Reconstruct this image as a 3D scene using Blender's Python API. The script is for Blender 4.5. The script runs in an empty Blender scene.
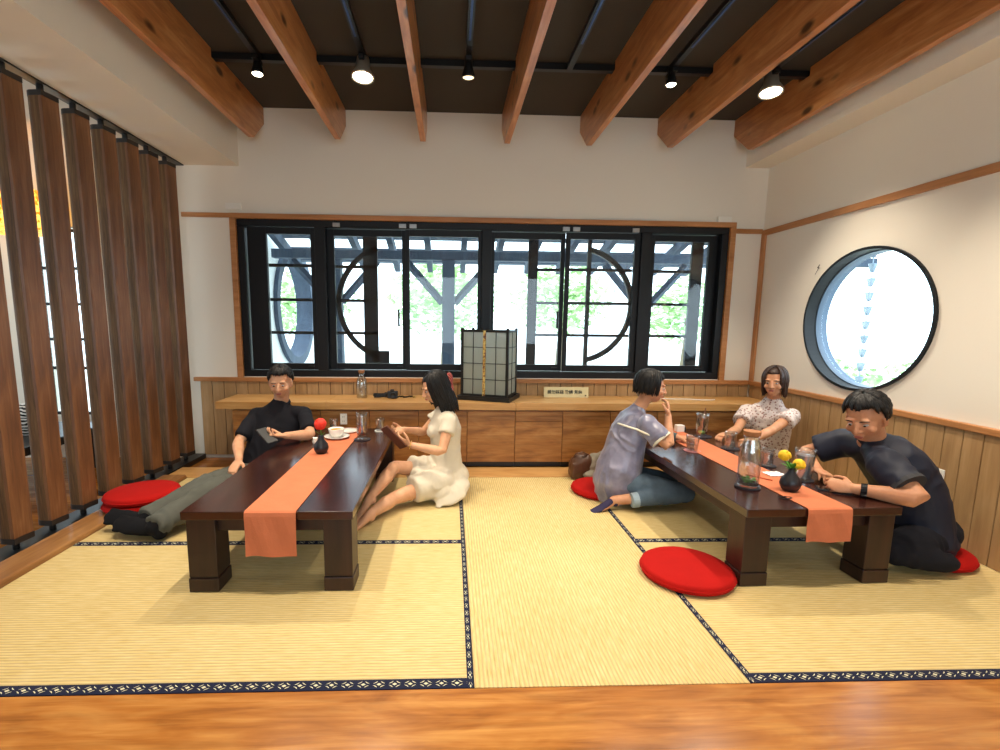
import bpy, math, random
from mathutils import Vector, Matrix, noise
random.seed(7)
PI = math.pi
S = bpy.context.scene
C = S.collection

# ------------------------------------------------------------------ camera, world, exposure
yaw, pitch, roll, FPX = .0394, .1395, -.0109, 492.3
def cam_axes():
    f = Vector((math.sin(yaw)*math.cos(pitch), math.cos(yaw)*math.cos(pitch), -math.sin(pitch)))
    r = Vector((math.cos(yaw), -math.sin(yaw), 0)); d = f.cross(r)
    return r*math.cos(roll)+d*math.sin(roll), -r*math.sin(roll)+d*math.cos(roll), f
r_, d_, f_ = cam_axes()
cd = bpy.data.cameras.new('camera'); cam = bpy.data.objects.new('camera', cd); C.objects.link(cam)
M = Matrix((r_, -d_, -f_)).transposed().to_4x4(); M.translation = Vector((0, 0, 1.2)); cam.matrix_world = M
cd.sensor_width = 36; cd.lens = FPX/1000*36
cd.shift_x = (500-470.1)/1000; cd.shift_y = (390.9-375)/1000
cd.clip_start = .05
S.camera = cam
S.view_settings.view_transform = 'Standard'; S.view_settings.look = 'None'
S.view_settings.gamma = 1; S.view_settings.use_curve_mapping = False
S.view_settings.exposure = 0.44
W = bpy.data.worlds.new('daylight'); S.world = W; W.use_nodes = True
bg = W.node_tree.nodes['Background']; bg.inputs[0].default_value = (.74, .90, 1, 1); bg.inputs[1].default_value = 3.8

def portal(name, loc, rot, sx, sy):
    l = bpy.data.lights.new(name, 'AREA'); l.shape = 'RECTANGLE'; l.size = sx; l.size_y = sy
    l.cycles.is_portal = True
    o = bpy.data.objects.new(name, l); C.objects.link(o); o.location = loc; o.rotation_euler = rot
portal('window_portal', (.31, 4.50, 1.37), (-PI/2, 0, 0), 4.1, 1.3)
portal('round_window_portal', (3.0, 3.22, 1.245), (0, PI/2, 0), 1.1, 1.1)
portal('rear_fill_opening_portal', (0.6, -2.62, 1.45), (PI/2, 0, 0), 3.8, 1.5)
portal('side_window_portal', (-5.25, 2.6, 1.35), (0, -PI/2, 0), 1.8, 3.4)

LIGHTS = []   # spotlights are built with their lamps, further down

# ------------------------------------------------------------------ helpers
def tag(o, label=None, cat=None, group=None, kind=None):
    if label: o['label'] = label
    if cat: o['category'] = cat
    if group: o['group'] = group
    if kind: o['kind'] = kind
    return o
def thing(name, label, cat, loc=(0, 0, 0), rz=0, group=None):
    o = bpy.data.objects.new(name, None); C.objects.link(o); o.location = loc; o.rotation_euler = (0, 0, rz)
    o.empty_display_size = .1
    return tag(o, label, cat, group)
class MB:
    def __init__(s): s.v = []; s.f = []
    def add(s, vs, fs):
        n = len(s.v); s.v += [Vector(v) for v in vs]; s.f += [tuple(i+n for i in f) for f in fs]; return s
    def box(s, x0, x1, y0, y1, z0, z1):
        return s.add([(x0,y0,z0),(x1,y0,z0),(x1,y1,z0),(x0,y1,z0),(x0,y0,z1),(x1,y0,z1),(x1,y1,z1),(x0,y1,z1)],
                     [(0,3,2,1),(4,5,6,7),(0,1,5,4),(1,2,6,5),(2,3,7,6),(3,0,4,7)])
    def ring(s, rings, cap=True, closed=False):
        n = len(rings[0]); vs = [p for r in rings for p in r]; fs = []
        k = len(rings)
        for i in range(k if closed else k-1):
            for j in range(n):
                a = i*n+j; b = i*n+(j+1) % n; c = ((i+1) % k)*n+(j+1) % n; d = ((i+1) % k)*n+j
                fs.append((a, b, c, d))
        if cap and not closed:
            fs.append(tuple(range(n-1, -1, -1))); fs.append(tuple((k-1)*n+j for j in range(n)))
        return s.add(vs, fs)
    def lathe(s, prof, c=(0, 0, 0), n=28, sx=1, sy=1):
        c = Vector(c)
        return s.ring([[c+Vector((r*math.cos(2*PI*j/n)*sx, r*math.sin(2*PI*j/n)*sy, z)) for j in range(n)] for r, z in prof])
    def prism(s, poly, z0, z1, c=(0, 0, 0)):
        c = Vector(c); return s.ring([[c+Vector((x, y, z)) for x, y in poly] for z in (z0, z1)])
    def tube(s, pts, rad, n=12, rnd=True, flat=None, closed=False):
        """tapered tube through pts; rad: list of r or (ra, rb); rb is along the flat vector"""
        pts = [Vector(p) for p in pts]; k = len(pts)
        if not isinstance(rad, (list, tuple)): rad = [rad]*k
        rad = [(r, r) if not isinstance(r, (list, tuple)) else r for r in rad]
        tg = []
        for i in range(k):
            a = pts[(i-1) % k] if closed else pts[max(i-1, 0)]; b = pts[(i+1) % k] if closed else pts[min(i+1, k-1)]
            tg.append((b-a).normalized())
        up = Vector(flat) if flat is not None else (Vector((0, 0, 1)) if abs(tg[0].z) < .9 else Vector((0, 1, 0)))
        P, R, T, U = [], [], [], []
        for i in range(k):
            t = tg[i]; u = (up - t*up.dot(t))
            if u.length < 1e-5: u = t.orthogonal()
            u.normalize()
            if flat is None: up = u
            P.append(pts[i]); R.append(rad[i]); T.append(t); U.append(u)
        rings = []
        def rg(p, t, u, r):
            w = t.cross(u); return [p+w*(r[0]*math.cos(2*PI*j/n))+u*(r[1]*math.sin(2*PI*j/n)) for j in range(n)]
        if rnd and not closed:
            for q in (.15, .6): 
                m = max(R[0]); rings.append(rg(P[0]-T[0]*m*math.sqrt(1-q*q), T[0], U[0], (R[0][0]*q, R[0][1]*q)))
        for i in range(k): rings.append(rg(P[i], T[i], U[i], R[i]))
        if rnd and not closed:
            for q in (.6, .15):
                m = max(R[-1]); rings.append(rg(P[-1]+T[-1]*m*math.sqrt(1-q*q), T[-1], U[-1], (R[-1][0]*q, R[-1][1]*q)))
        return s.ring(rings, closed=closed)
    def ell(s, c, r, B=None, n=16, m=10):
        c = Vector(c); B = B or Matrix.Identity(3); rings = []
        for i in range(m+1):
            th = PI*(i+.0)/m; th = min(max(th, .08), PI-.08)
            rings.append([c+B @ Vector((r[0]*math.sin(th)*math.cos(2*PI*j/n), r[1]*math.sin(th)*math.sin(2*PI*j/n), r[2]*-math.cos(th))) for j in range(n)])
        return s.ring(rings)
    def quad(s, a, b, c, d): return s.add([a, b, c, d], [(0, 1, 2, 3)])
def worldloc(o):
    v = Vector((0, 0, 0))
    while o: v += o.location; o = o.parent
    return v
def obj(name, mb, mat=None, parent=None, smooth=False, bevel=0, seg=2, world=False, mods=None):
    off = worldloc(parent) if (world and parent) else Vector((0, 0, 0))
    if isinstance(mb, MB):
        me = bpy.data.meshes.new(name); me.from_pydata([tuple(v-off) for v in mb.v], [], mb.f); me.update()
    else:
        me = mb
        if off.length: me.transform(Matrix.Translation(-off))
    if mat: me.materials.clear(); me.materials.append(mat)
    import bmesh
    b = bmesh.new(); b.from_mesh(me); bmesh.ops.recalc_face_normals(b, faces=b.faces); b.to_mesh(me); b.free()
    if smooth: me.polygons.foreach_set('use_smooth', [True]*len(me.polygons))
    o = bpy.data.objects.new(name, me); C.objects.link(o)
    if parent: o.parent = parent
    if bevel:
        m = o.modifiers.new('bevel', 'BEVEL'); m.width = bevel; m.segments = seg; m.limit_method = 'ANGLE'; m.angle_limit = .6
    return o
def struct(name, mb, mat, parent=None, bevel=0):
    o = obj(name, mb, mat, parent, bevel=bevel)
    if not parent: o['kind'] = 'structure'
    return o
def dup(root, loc=None, rz=None, label=None, group=None):
    r = root.copy(); C.objects.link(r)
    if loc is not None: r.location = loc
    if rz is not None: r.rotation_euler = (0, 0, rz)
    if label: r['label'] = label
    if group: r['group'] = group
    for ch in list(root.children):
        c = ch.copy(); C.objects.link(c); c.parent = r
        for g in ch.children:
            d = g.copy(); C.objects.link(d); d.parent = c
    return r

# ------------------------------------------------------------------ materials
def lin(c):
    if isinstance(c, str): c = tuple(int(c[i:i+2], 16)/255 for i in (0, 2, 4))
    return tuple(((x/12.92) if x <= .04045 else ((x+.055)/1.055)**2.4) for x in c)+(1,)
def mat(name, col, rough=.6, metal=0, spec=.5, **kw):
    m = bpy.data.materials.new(name); m.use_nodes = True; b = m.node_tree.nodes['Principled BSDF']
    b.inputs['Base Color'].default_value = lin(col); b.inputs['Roughness'].default_value = rough
    b.inputs['Metallic'].default_value = metal; b.inputs['Specular IOR Level'].default_value = spec
    for k, v in kw.items(): b.inputs[k.replace('_', ' ')].default_value = v
    return m
def nodes(m): return m.node_tree.nodes, m.node_tree.links, m.node_tree.nodes['Principled BSDF']
def coords(m, scale=(1, 1, 1), kind='Object', rot=(0, 0, 0)):
    N, L, b = nodes(m); tc = N.new('ShaderNodeTexCoord'); mp = N.new('ShaderNodeMapping')
    mp.inputs['Scale'].default_value = scale; mp.inputs['Rotation'].default_value = rot
    L.new(tc.outputs[kind], mp.inputs[0]); return mp.outputs[0]
def noise_n(m, vec, scale=5, detail=4, rough=.6, dist=0):
    N, L, b = nodes(m); n = N.new('ShaderNodeTexNoise'); n.inputs['Scale'].default_value = scale
    n.inputs['Detail'].default_value = detail; n.inputs['Roughness'].default_value = rough; n.inputs['Distortion'].default_value = dist
    L.new(vec, n.inputs['Vector']); return n.outputs['Fac']
def ramp(m, fac, stops):
    N, L, b = nodes(m); r = N.new('ShaderNodeValToRGB'); e = r.color_ramp.elements
    while len(e) < len(stops): e.new(.5)
    for i, (p, c) in enumerate(stops): e[i].position = p; e[i].color = lin(c) if isinstance(c, (str, tuple)) else (c, c, c, 1)
    L.new(fac, r.inputs[0]); return r.outputs[0]
def bump(m, h, strength=.3, dist=.01):
    N, L, b = nodes(m); u = N.new('ShaderNodeBump'); u.inputs['Strength'].default_value = strength
    u.inputs['Distance'].default_value = dist; L.new(h, u.inputs['Height']); L.new(u.outputs[0], b.inputs['Normal'])
def mix(m, fac, a, c, mode='MIX'):
    N, L, b = nodes(m); x = N.new('ShaderNodeMix'); x.data_type = 'RGBA'; x.blend_type = mode
    for s, v in ((x.inputs[0], fac), (x.inputs[6], a), (x.inputs[7], c)):
        if hasattr(v, 'links'): L.new(v, s)
        elif isinstance(v, (int, float)): s.default_value = v
        else: s.default_value = lin(v)
    return x.outputs[2]
def wood(name, dark, mid, light, axis='x', fine=40, rough=.45, knots=False, bumpy=.15, spec=.5, big=2.0):
    """grain runs along the given axis"""
    m = mat(name, mid, rough, spec=spec); N, L, b = nodes(m)
    st = {'x': (.06, 1, 1), 'y': (1, .06, 1), 'z': (1, 1, .06)}[axis]
    g = noise_n(m, coords(m, st), fine, 6, .65, .6)
    st2 = {'x': (.22, 1, 1), 'y': (1, .22, 1), 'z': (1, 1, .22)}[axis]
    w = noise_n(m, coords(m, st2), big*4, 3, .5, 1.2)
    c1 = ramp(m, g, [(.3, dark), (.52, mid), (.72, light)])
    c2 = ramp(m, w, [(.3, dark), (.5, mid), (.7, light)])
    c = mix(m, .45, c1, c2)
    if knots:
        st3 = {'x': (.45, 1, 1), 'y': (1, .45, 1), 'z': (1, 1, .45)}[axis]
        v = N.new('ShaderNodeTexVoronoi'); v.inputs['Scale'].default_value = 6.5; L.new(coords(m, st3), v.inputs['Vector'])
        k = ramp(m, v.outputs['Distance'], [(.10, (.95,)*3), (.20, (0,)*3)])
        c = mix(m, k, c, knots)
    L.new(c, b.inputs['Base Color']); bump(m, g, bumpy, .004)
    return m
def fabric(name, col, rough=.9, var=.12, scale=220, weave=.3, col2=None):
    m = mat(name, col, rough, spec=.2); N, L, b = nodes(m)
    n = noise_n(m, coords(m), scale, 2); big = noise_n(m, coords(m), 9, 3)
    base = lin(col); 
    c = mix(m, big, tuple(max(0, x*(1-var)) for x in hexrgb(col)), col2 or tuple(min(1, x*(1+var)) for x in hexrgb(col)))
    L.new(c, b.inputs['Base Color']); bump(m, n, weave, .002)
    return m
def hexrgb(c): return tuple(int(c[i:i+2], 16)/255 for i in (0, 2, 4)) if isinstance(c, str) else c
def emis(name, col, st):
    m = mat(name, col); N, L, b = nodes(m); b.inputs['Emission Color'].default_value = lin(col); b.inputs['Emission Strength'].default_value = st; return m
def glassy(name, tint=(1, 1, 1), rough=0, thin=True, alpha=.12, spec=.8):
    m = bpy.data.materials.new(name); m.use_nodes = True; N = m.node_tree.nodes; L = m.node_tree.links
    N.remove(N['Principled BSDF']); out = N['Material Output']
    t = N.new('ShaderNodeBsdfTransparent'); t.inputs[0].default_value = (*tint, 1)
    g = N.new('ShaderNodeBsdfGlossy'); g.inputs['Roughness'].default_value = rough
    fr = N.new('ShaderNodeFresnel'); ge = N.new('ShaderNodeNewGeometry'); io = N.new('ShaderNodeMath'); io.operation = 'MULTIPLY_ADD'
    io.inputs[1].default_value = 1/1.45-1.45; io.inputs[2].default_value = 1.45   # same reflectance from both sides of the thin pane
    L.new(ge.outputs['Backfacing'], io.inputs[0]); L.new(io.outputs[0], fr.inputs[0])
    ad = N.new('ShaderNodeMath'); ad.operation = 'ADD'; ad.inputs[1].default_value = alpha; L.new(fr.outputs[0], ad.inputs[0])
    mx = N.new('ShaderNodeMixShader'); L.new(ad.outputs[0], mx.inputs[0]); L.new(t.outputs[0], mx.inputs[1]); L.new(g.outputs[0], mx.inputs[2])
    L.new(mx.outputs[0], out.inputs[0]); return m

def plaster(name, col):
    m = mat(name, col, .85, spec=.2); bump(m, noise_n(m, coords(m), 90, 4), .12, .004); return m
PLASTER = plaster('cream_plaster', 'e9e2d4')
PLASTER_OUT = plaster('pale_render', 'e8ecea')
CEIL = plaster('dark_ceiling', '46423c')
BEAM = wood('pine_beam', '965830', 'c07e48', 'd8a26c', 'y', 34, .30, knots='2e180c', big=3.5)
TRIM = wood('trim_wood', '98602f', 'b67c48', 'c88f5e', 'x', 40, .5)
TRIMY = wood('trim_wood_side', '98602f', 'b67c48', 'c88f5e', 'y', 40, .5)
TRIMZ = wood('trim_wood_upright', '98602f', 'b67c48', 'c88f5e', 'z', 40, .5)
PANEL = wood('wainscot_wood', '937048', 'ab8658', 'bf9c70', 'z', 30, .6)
GROOVE = mat('groove_shadow_gap', '3c2a18', .9)
SLAT = wood('louver_wood', '4c2c18', '744a2a', '946844', 'z', 46, .5)
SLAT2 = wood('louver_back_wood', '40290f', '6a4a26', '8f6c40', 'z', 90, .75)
CAB = wood('cabinet_veneer', '6a3f1e', 'a06a34', 'c4945a', 'x', 30, .4, big=3.2)
TOP = wood('worktop_wood', 'a87438', 'c6965a', 'd8ae74', 'x', 36, .35)
FLOOR = wood('floor_wood', '74421a', 'aa6c30', 'cc9450', 'x', 30, .2, bumpy=.1, big=3)
BORDER = wood('floor_border_wood', '684222', '8f6236', 'ac7e4c', 'y', 34, .4)
TABLE = wood('dark_table_lacquer', '1e0c08', '301510', '441e15', 'y', 30, .2, bumpy=.05, spec=.9)
LEGW = wood('dark_table_leg_wood', '1c0e0a', '2e1812', '402218', 'z', 30, .4, bumpy=.05)
BLACKW = mat('black_window_paint', '0d0f13', .5, spec=.35)
BLACKM = mat('black_metal', '121212', .4, spec=.5)
CHROME = mat('brushed_steel', 'b8b8b8', .3, 1)
WHITEP = mat('white_plastic', 'ece8de', .4)
PORCH = wood('porch_timber', '2c3a4c', '3a4a5e', '4b5c70', 'z', 30, .7)
PGLASS = glassy('window_glass', (.97, .99, 1), 0, alpha=.0)
DGLASS = glassy('drinking_glass', (.93, .96, .97), .06, alpha=.16)

# tatami: ribs across, slow straw tone variation
def tatami(name, axis):
    m = mat(name, 'dcc47e', .7, spec=.25); N, L, b = nodes(m)
    w = N.new('ShaderNodeTexWave'); w.wave_type = 'BANDS'; w.bands_direction = 'Y' if axis == 'x' else 'X'
    w.inputs['Scale'].default_value = 21; w.inputs['Distortion'].default_value = .25; w.inputs['Detail'].default_value = 1
    L.new(coords(m), w.inputs['Vector'])
    st = (14, 140, 1) if axis == 'x' else (140, 14, 1)
    n = noise_n(m, coords(m, st), 1, 4, .6)
    big = noise_n(m, coords(m), 1.6, 3)
    c = ramp(m, n, [(.25, 'c8b072'), (.5, 'dcc998'), (.8, 'ece0ba')])
    c = mix(m, .22, c, ramp(m, big, [(.35, 'ccb06a'), (.65, 'e6d6a2')]))
    c = mix(m, .5, c, ramp(m, w.outputs['Fac'], [(0, '98804a'), (.6, 'e6d8a8')]), 'MULTIPLY')
    L.new(c, b.inputs['Base Color']); bump(m, w.outputs['Fac'], .35, .003)
    return m
TAT_X = tatami('tatami_straw', 'x'); TAT_Y = tatami('tatami_straw_crosswise', 'y')
def border_mat(name, axis, ground, motif):
    """woven navy edging with a repeated diamond and scroll motif; u runs along the strip"""
    m = mat(name, ground, .8, spec=.2); N, L, b = nodes(m)
    tc = N.new('ShaderNodeTexCoord'); sp = N.new('ShaderNodeSeparateXYZ'); L.new(tc.outputs['UV'], sp.inputs[0])
    def mth(op, a, c=None):
        x = N.new('ShaderNodeMath'); x.operation = op
        for s, v in ((x.inputs[0], a), (x.inputs[1], c)):
            if v is None: continue
            if hasattr(v, 'links'): L.new(v, s)
            else: s.default_value = v
        return x.outputs[0]
    u = mth('MULTIPLY', sp.outputs[0], 1/.052); v = sp.outputs[1]
    fu = mth('ABSOLUTE', mth('SUBTRACT', mth('FRACT', u), .5)); fv = mth('ABSOLUTE', mth('SUBTRACT', v, .5))
    d = mth('ADD', mth('MULTIPLY', fu, 1.0), mth('MULTIPLY', fv, 1.2))
    a1 = mth('LESS_THAN', mth('ABSOLUTE', mth('SUBTRACT', d, .38)), .10)
    a2 = mth('LESS_THAN', d, .16)
    wv = mth('SINE', mth('MULTIPLY', u, 2*PI)); 
    k = mth('MAXIMUM', mth('MULTIPLY', a1, mth('GREATER_THAN', mth('ABSOLUTE', mth('MULTIPLY', fu, fv)), .03)), a2)
    c = mix(m, k, ground, motif); L.new(c, b.inputs['Base Color']); return m
EDGE = border_mat('navy_brocade', 'x', '141a34', 'd0ccaa')
RED = fabric('red_cushion_felt', 'a60e08', .9, .06)
RUN = fabric('orange_linen', 'c87450', .85, .08, 160, .5)

# ------------------------------------------------------------------ room shell
YW, XR, ZC = 4.38, 2.74, 2.92
WX0, WX1, WZ0, WZ1 = -1.816, 2.434, .703, 2.04
def wall_with_hole(x0, x1, y0, y1, z0, z1, hx0, hx1, hz0, hz1):
    mb = MB(); mb.box(x0, hx0, y0, y1, z0, z1); mb.box(hx1, x1, y0, y1, z0, z1)
    mb.box(hx0, hx1, y0, y1, z0, hz0); mb.box(hx0, hx1, y0, y1, hz1, z1); return mb
struct('floor', MB().box(-5.4, XR+.2, -2.7, 4.6, -.14, -.03), FLOOR)
mb = MB().box(-2.13, XR, .2, 1.475, -.029, 0); struct('floor.001', mb, FLOOR, bevel=.004)   # polished board in front of the mats
# back wall with the strip window, going on behind the louvers where the side room has a window too
mb = wall_with_hole(-2.36, XR+.2, YW, YW+.16, -.1, ZC+.1, WX0, WX1, WZ0, WZ1)
struct('wall_back', mb, PLASTER)
mb = wall_with_hole(-5.3, -2.36, YW, YW+.16, -.1, ZC+.1, -3.54, -3.0, .35, 1.95)
struct('wall_back.001', mb, PLASTER)
# right wall with the round opening
RCY, RCZ, RRY, RRZ = 3.225, 1.24, .518, .468
def round_wall(x0, x1, y0, y1, z0, z1, cy, cz, ry, rz, n=96):
    mb = MB(); inner, outer = [], []
    angs = sorted(set([2*PI*i/n for i in range(n)] + [math.atan2(z-cz, y-cy) % (2*PI) for y in (y0, y1) for z in (z0, z1)]))
    for a in angs:
        c, s = math.cos(a), math.sin(a); inner.append((cy+ry*c, cz+rz*s))
        t = min([(y1-cy)/c if c > 1e-9 else ((y0-cy)/c if c < -1e-9 else 1e9), (z1-cz)/s if s > 1e-9 else ((z0-cz)/s if s < -1e-9 else 1e9)])
        outer.append((cy+t*c, cz+t*s))
    k = len(angs); P = [(x, y, z) for x, ring in ((x0, inner), (x0, outer), (x1, outer), (x1, inner)) for y, z in ring]
    fs = []
    for q in range(4):
        for j in range(k):
            a = q*k+j; b = q*k+(j+1) % k; c = ((q+1) % 4)*k+(j+1) % k; d = ((q+1) % 4)*k+j
            fs.append((a, b, c, d))
    return mb.add(P, fs)
struct('wall_right', round_wall(XR, XR+.16, -2.6, YW+.16, -.1, ZC+.1, RCY, RCZ, RRY, RRZ), PLASTER)
mb = wall_with_hole(-5.4, XR+.2, -2.75, -2.6, -.1, ZC+.1, -1.3, 2.5, .7, 2.2); struct('wall_front', mb, PLASTER)  # unseen rear wall; opening added and sized for the fill daylight it admits
# far side of the side room
mb = MB()
mb.box(-5.3, -5.18, -2.6, 1.0, -.1, ZC); mb.box(-5.3, -5.18, 4.0, 4.6, -.1, ZC); mb.box(-5.3, -5.18, 1.0, 4.0, -.1, .5); mb.box(-5.3, -5.18, 1.0, 4.0, 2.2, ZC)
struct('wall_left', mb, PLASTER)
mb = MB().box(-1.77, 2.53, -2.6, YW+.05, ZC, ZC+.12); struct('ceiling', mb, CEIL)
struct('ceiling.001', MB().box(-2.75, -1.77, -2.6, YW+.05, 2.46, ZC+.1), PLASTER)       # plaster bulkhead over the louvers
struct('ceiling.002', MB().box(2.53, XR+.1, -2.6, YW+.05, 2.54, ZC+.1), PLASTER)
struct('ceiling.003', MB().box(-5.3, -2.75, -2.6, YW+.05, 2.62, ZC+.1), PLASTER)
# skirting / sill band that the louvers stand on
struct('trim_1', MB().box(-2.175, -2.003, .2, 3.70, -.03, .028), BORDER, bevel=.012)
struct('trim_2', MB().box(-2.33, -2.18, .2, YW-.02, -.03, .012), BLACKM, bevel=.004)
struct('trim_3', MB().box(-2.175, XR, 3.70, 3.955, -.03, .006), TOP, bevel=.003)
# wainscot on right wall, tongue-and-groove boards
def boards(a0, a1, w, z0, z1, face, axis):
    g = MB(); t = MB(); a = a0; i = 0
    while a < a1-.002:
        b = min(a+w-.005, a1)
        if axis == 'y': g.box(face-.022, face-.004, a, b, z0, z1)
        else: g.box(a, b, face-.022, face-.004, z0, z1)
        a += w
    if axis == 'y': t.box(face-.012, face-.0005, a0, a1, z0, z1)
    else: t.box(a0, a1, face-.012, face-.0005, z0, z1)
    return g, t
def wainscot(n, a0, a1, z0, z1, face, axis, off):
    g, t = boards(a0, a1, .1025, z0, z1, face, axis)
    r = bpy.data.objects.new('trim_%d' % n, None); C.objects.link(r); r['kind'] = 'structure'
    obj('board_panel', g, PANEL, r, bevel=.002); obj('backing', t, GROOVE, r)
wainscot(4, .2, YW-.03, 0, .662, XR, 'y', 0)
wainscot(5, -2.19, XR-.03, 0.0, .662, YW, 'x', 0)
struct('trim_6', MB().box(XR-.035, XR, .2, YW, .662, .697), TRIMY, bevel=.004)
struct('trim_7', MB().box(-2.24, XR-.035, YW-.035, YW, .662, .697), TRIM, bevel=.004)
struct('trim_8', MB().box(XR-.018, XR, .2, YW-.05, 1.972, 2.02), TRIMY, bevel=.003)
struct('trim_9', MB().box(XR-.018, XR, YW-.055, YW, .697, 2.02), TRIMZ, bevel=.003)
struct('trim_10', MB().box(2.482, XR-.018, YW-.018, YW, 1.99, 2.03), TRIM, bevel=.003)
struct('trim_11', MB().box(-2.26, -1.866, YW-.018, YW, 2.045, 2.082), TRIM, bevel=.003)
# window casing
mb = MB(); mb.box(-1.866, 2.482, YW-.025, YW+.02, 2.04, 2.082); mb.box(-1.866, -1.816, YW-.025, YW+.02, .697, 2.04); mb.box(2.434, 2.482, YW-.025, YW+.02, .697, 2.04)
struct('trim_12', mb, TRIM, bevel=.003)

# strip window: jambs, mullions, panes, lattice of the sashes
w = bpy.data.objects.new('window_1', None); C.objects.link(w); w['kind'] = 'structure'
G = [(-1.583, -1.21), (-1.02, -.434), (-.365, .23), (.378, .967), (1.038, 1.61), (1.808, 2.298)]
GZ0, GZ1 = .82, 1.925
mb = MB(); mb.box(WX0, WX1, YW+.0, YW+.12, WZ0, .76); mb.box(WX0, WX1, YW, YW+.12, 1.985, WZ1)
for a, b in ((WX0, WX0+.06), (-1.17, -1.08), (.262, .345), (1.66, 1.75), (WX1-.06, WX1)): mb.box(a, b, YW, YW+.12, .76, 1.985)
obj('window_frame', mb, BLACKW, w, bevel=.004)
sash_edges = [(-1.742, -1.17), (-1.08, -.40), (-.40, .262), (.345, 1.003), (1.003, 1.66), (1.75, 2.374)]
for (a, b), (s0, s1), i in zip(G, sash_edges, range(6)):
    y0, y1 = (YW+.02, YW+.06) if i % 2 == 0 else (YW+.065, YW+.105)
    m2 = MB(); m2.box(s0, a, y0, y1, .765, 1.98); m2.box(b, s1, y0, y1, .765, 1.98); m2.box(a, b, y0, y1, .765, GZ0); m2.box(a, b, y0, y1, GZ1, 1.98)
    so = obj('sash', m2, BLACKW, w, bevel=.003)
    obj('pane', MB().box(a-.01, b+.01, (y0+y1)/2-.003, (y0+y1)/2+.003, GZ0-.01, GZ1+.01), PGLASS, so)
    obj('latch', MB().box(b-.05, b+.0, y0-.012, y0, .79, .8), BLACKM, so)
    m3 = MB(); 
    bars = {0: (a, b), 1: (a, -.66), 3: (.74, b), 4: (a, b), 5: (a, 2.17)}.get(i)
    if bars:
        for z in (1.668, 1.375, 1.088): m3.box(bars[0], bars[1], y1, y1+.022, z-.013, z+.013)
        if i == 4: m3.box(1.205, 1.24, y1, y1+.03, GZ0, GZ1)
        if i == 1: m3.box(-.78, -.655, y1, y1+.03, GZ0, GZ1)
        if i == 3: m3.box(.685, .77, y1, y1+.03, GZ0, GZ1)
        if i == 5: m3.box(2.165, 2.27, y1, y1+.03, GZ0, GZ1)
        def arc(cx, a0, a1, r=.5, n=26, w=.022):
            vs = []
            rings = []
            for k in range(n+1):
                t = a0+(a1-a0)*k/n; c_, s_ = math.cos(t), math.sin(t)
                rings.append([Vector((cx+(r+q)*c_, y1+yy, 1.355+(r+q)*s_)) for q, yy in ((-w, 0), (w, 0), (w, .03), (-w, .03))])
            m3.ring(rings)
        if i == 1: arc(-.5, math.radians(108), math.radians(252)); m3.box(-.70, -.56, y1, y1+.03, .82, .93)
        if i == 4: arc(1.12, math.radians(-78), math.radians(78))
        obj('lattice', m3, BLACKW, so)
for x in (-.98, -.42, -.33, .99, 1.08, 1.60):
    obj('hinge', MB().box(x-.03, x+.03, YW-.012, YW, 1.985, 2.02), CHROME, w, bevel=.002)
for x in (-.46, .94): obj('handle', MB().box(x-.008, x+.008, YW-.01, YW+.02, 1.15, 1.30), BLACKM, w, bevel=.002)

# round window in the right wall
w2 = bpy.data.objects.new('window_2', None); C.objects.link(w2); w2['kind'] = 'structure'
def oval_ring(x0, x1, r0, r1, n=72):
    mb = MB(); R = []
    for i in range(n):
        a = 2*PI*i/n; c, s = math.cos(a), math.sin(a)
        R.append([Vector((x, RCY+(RRY-q)*c, RCZ+(RRZ-q)*s)) for x, q in ((x0, r0), (x1, r0), (x1, r1), (x0, r1))])
    return mb.ring(R, closed=True)
obj('window_frame', oval_ring(XR-.016, XR+.07, -.008, .010), BLACKW, w2, smooth=False)
obj('inner_ring', oval_ring(XR+.07, XR+.155, -.002, .016), mat('blue_grey_reveal', '5a6e84', .5), w2)
mb = MB(); mb.ring([[Vector((x, RCY+(RRY-.03)*math.cos(2*PI*i/64), RCZ+(RRZ-.03)*math.sin(2*PI*i/64))) for i in range(64)] for x in (XR+.10, XR+.106)])
obj('pane', mb, PGLASS, w2)
# side room window
w3 = bpy.data.objects.new('window_3', None); C.objects.link(w3); w3['kind'] = 'structure'
mb = MB()
for x in (-3.54, -3.30, -3.04): mb.box(x, x+.04, YW+.02, YW+.08, .35, 1.95)
for z in (.35, .75, 1.0, 1.3, 1.6, 1.91): mb.box(-3.54, -3.0, YW+.03, YW+.06, z, z+.025)
obj('window_frame', mb, BLACKW, w3); obj('pane', MB().box(-3.54, -3.0, YW+.044, YW+.048, .35, 1.95), PGLASS, w3)
w4 = bpy.data.objects.new('window_4', None); C.objects.link(w4); w4['kind'] = 'structure'
mb = MB()
for y in (1.0, 1.98, 2.96, 3.95): mb.box(-5.27, -5.2, y, y+.05, .5, 2.2)
mb.box(-5.27, -5.2, 1.0, 4.0, .5, .55); mb.box(-5.27, -5.2, 1.0, 4.0, 2.15, 2.2)
obj('window_frame', mb, BLACKW, w4)

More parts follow.
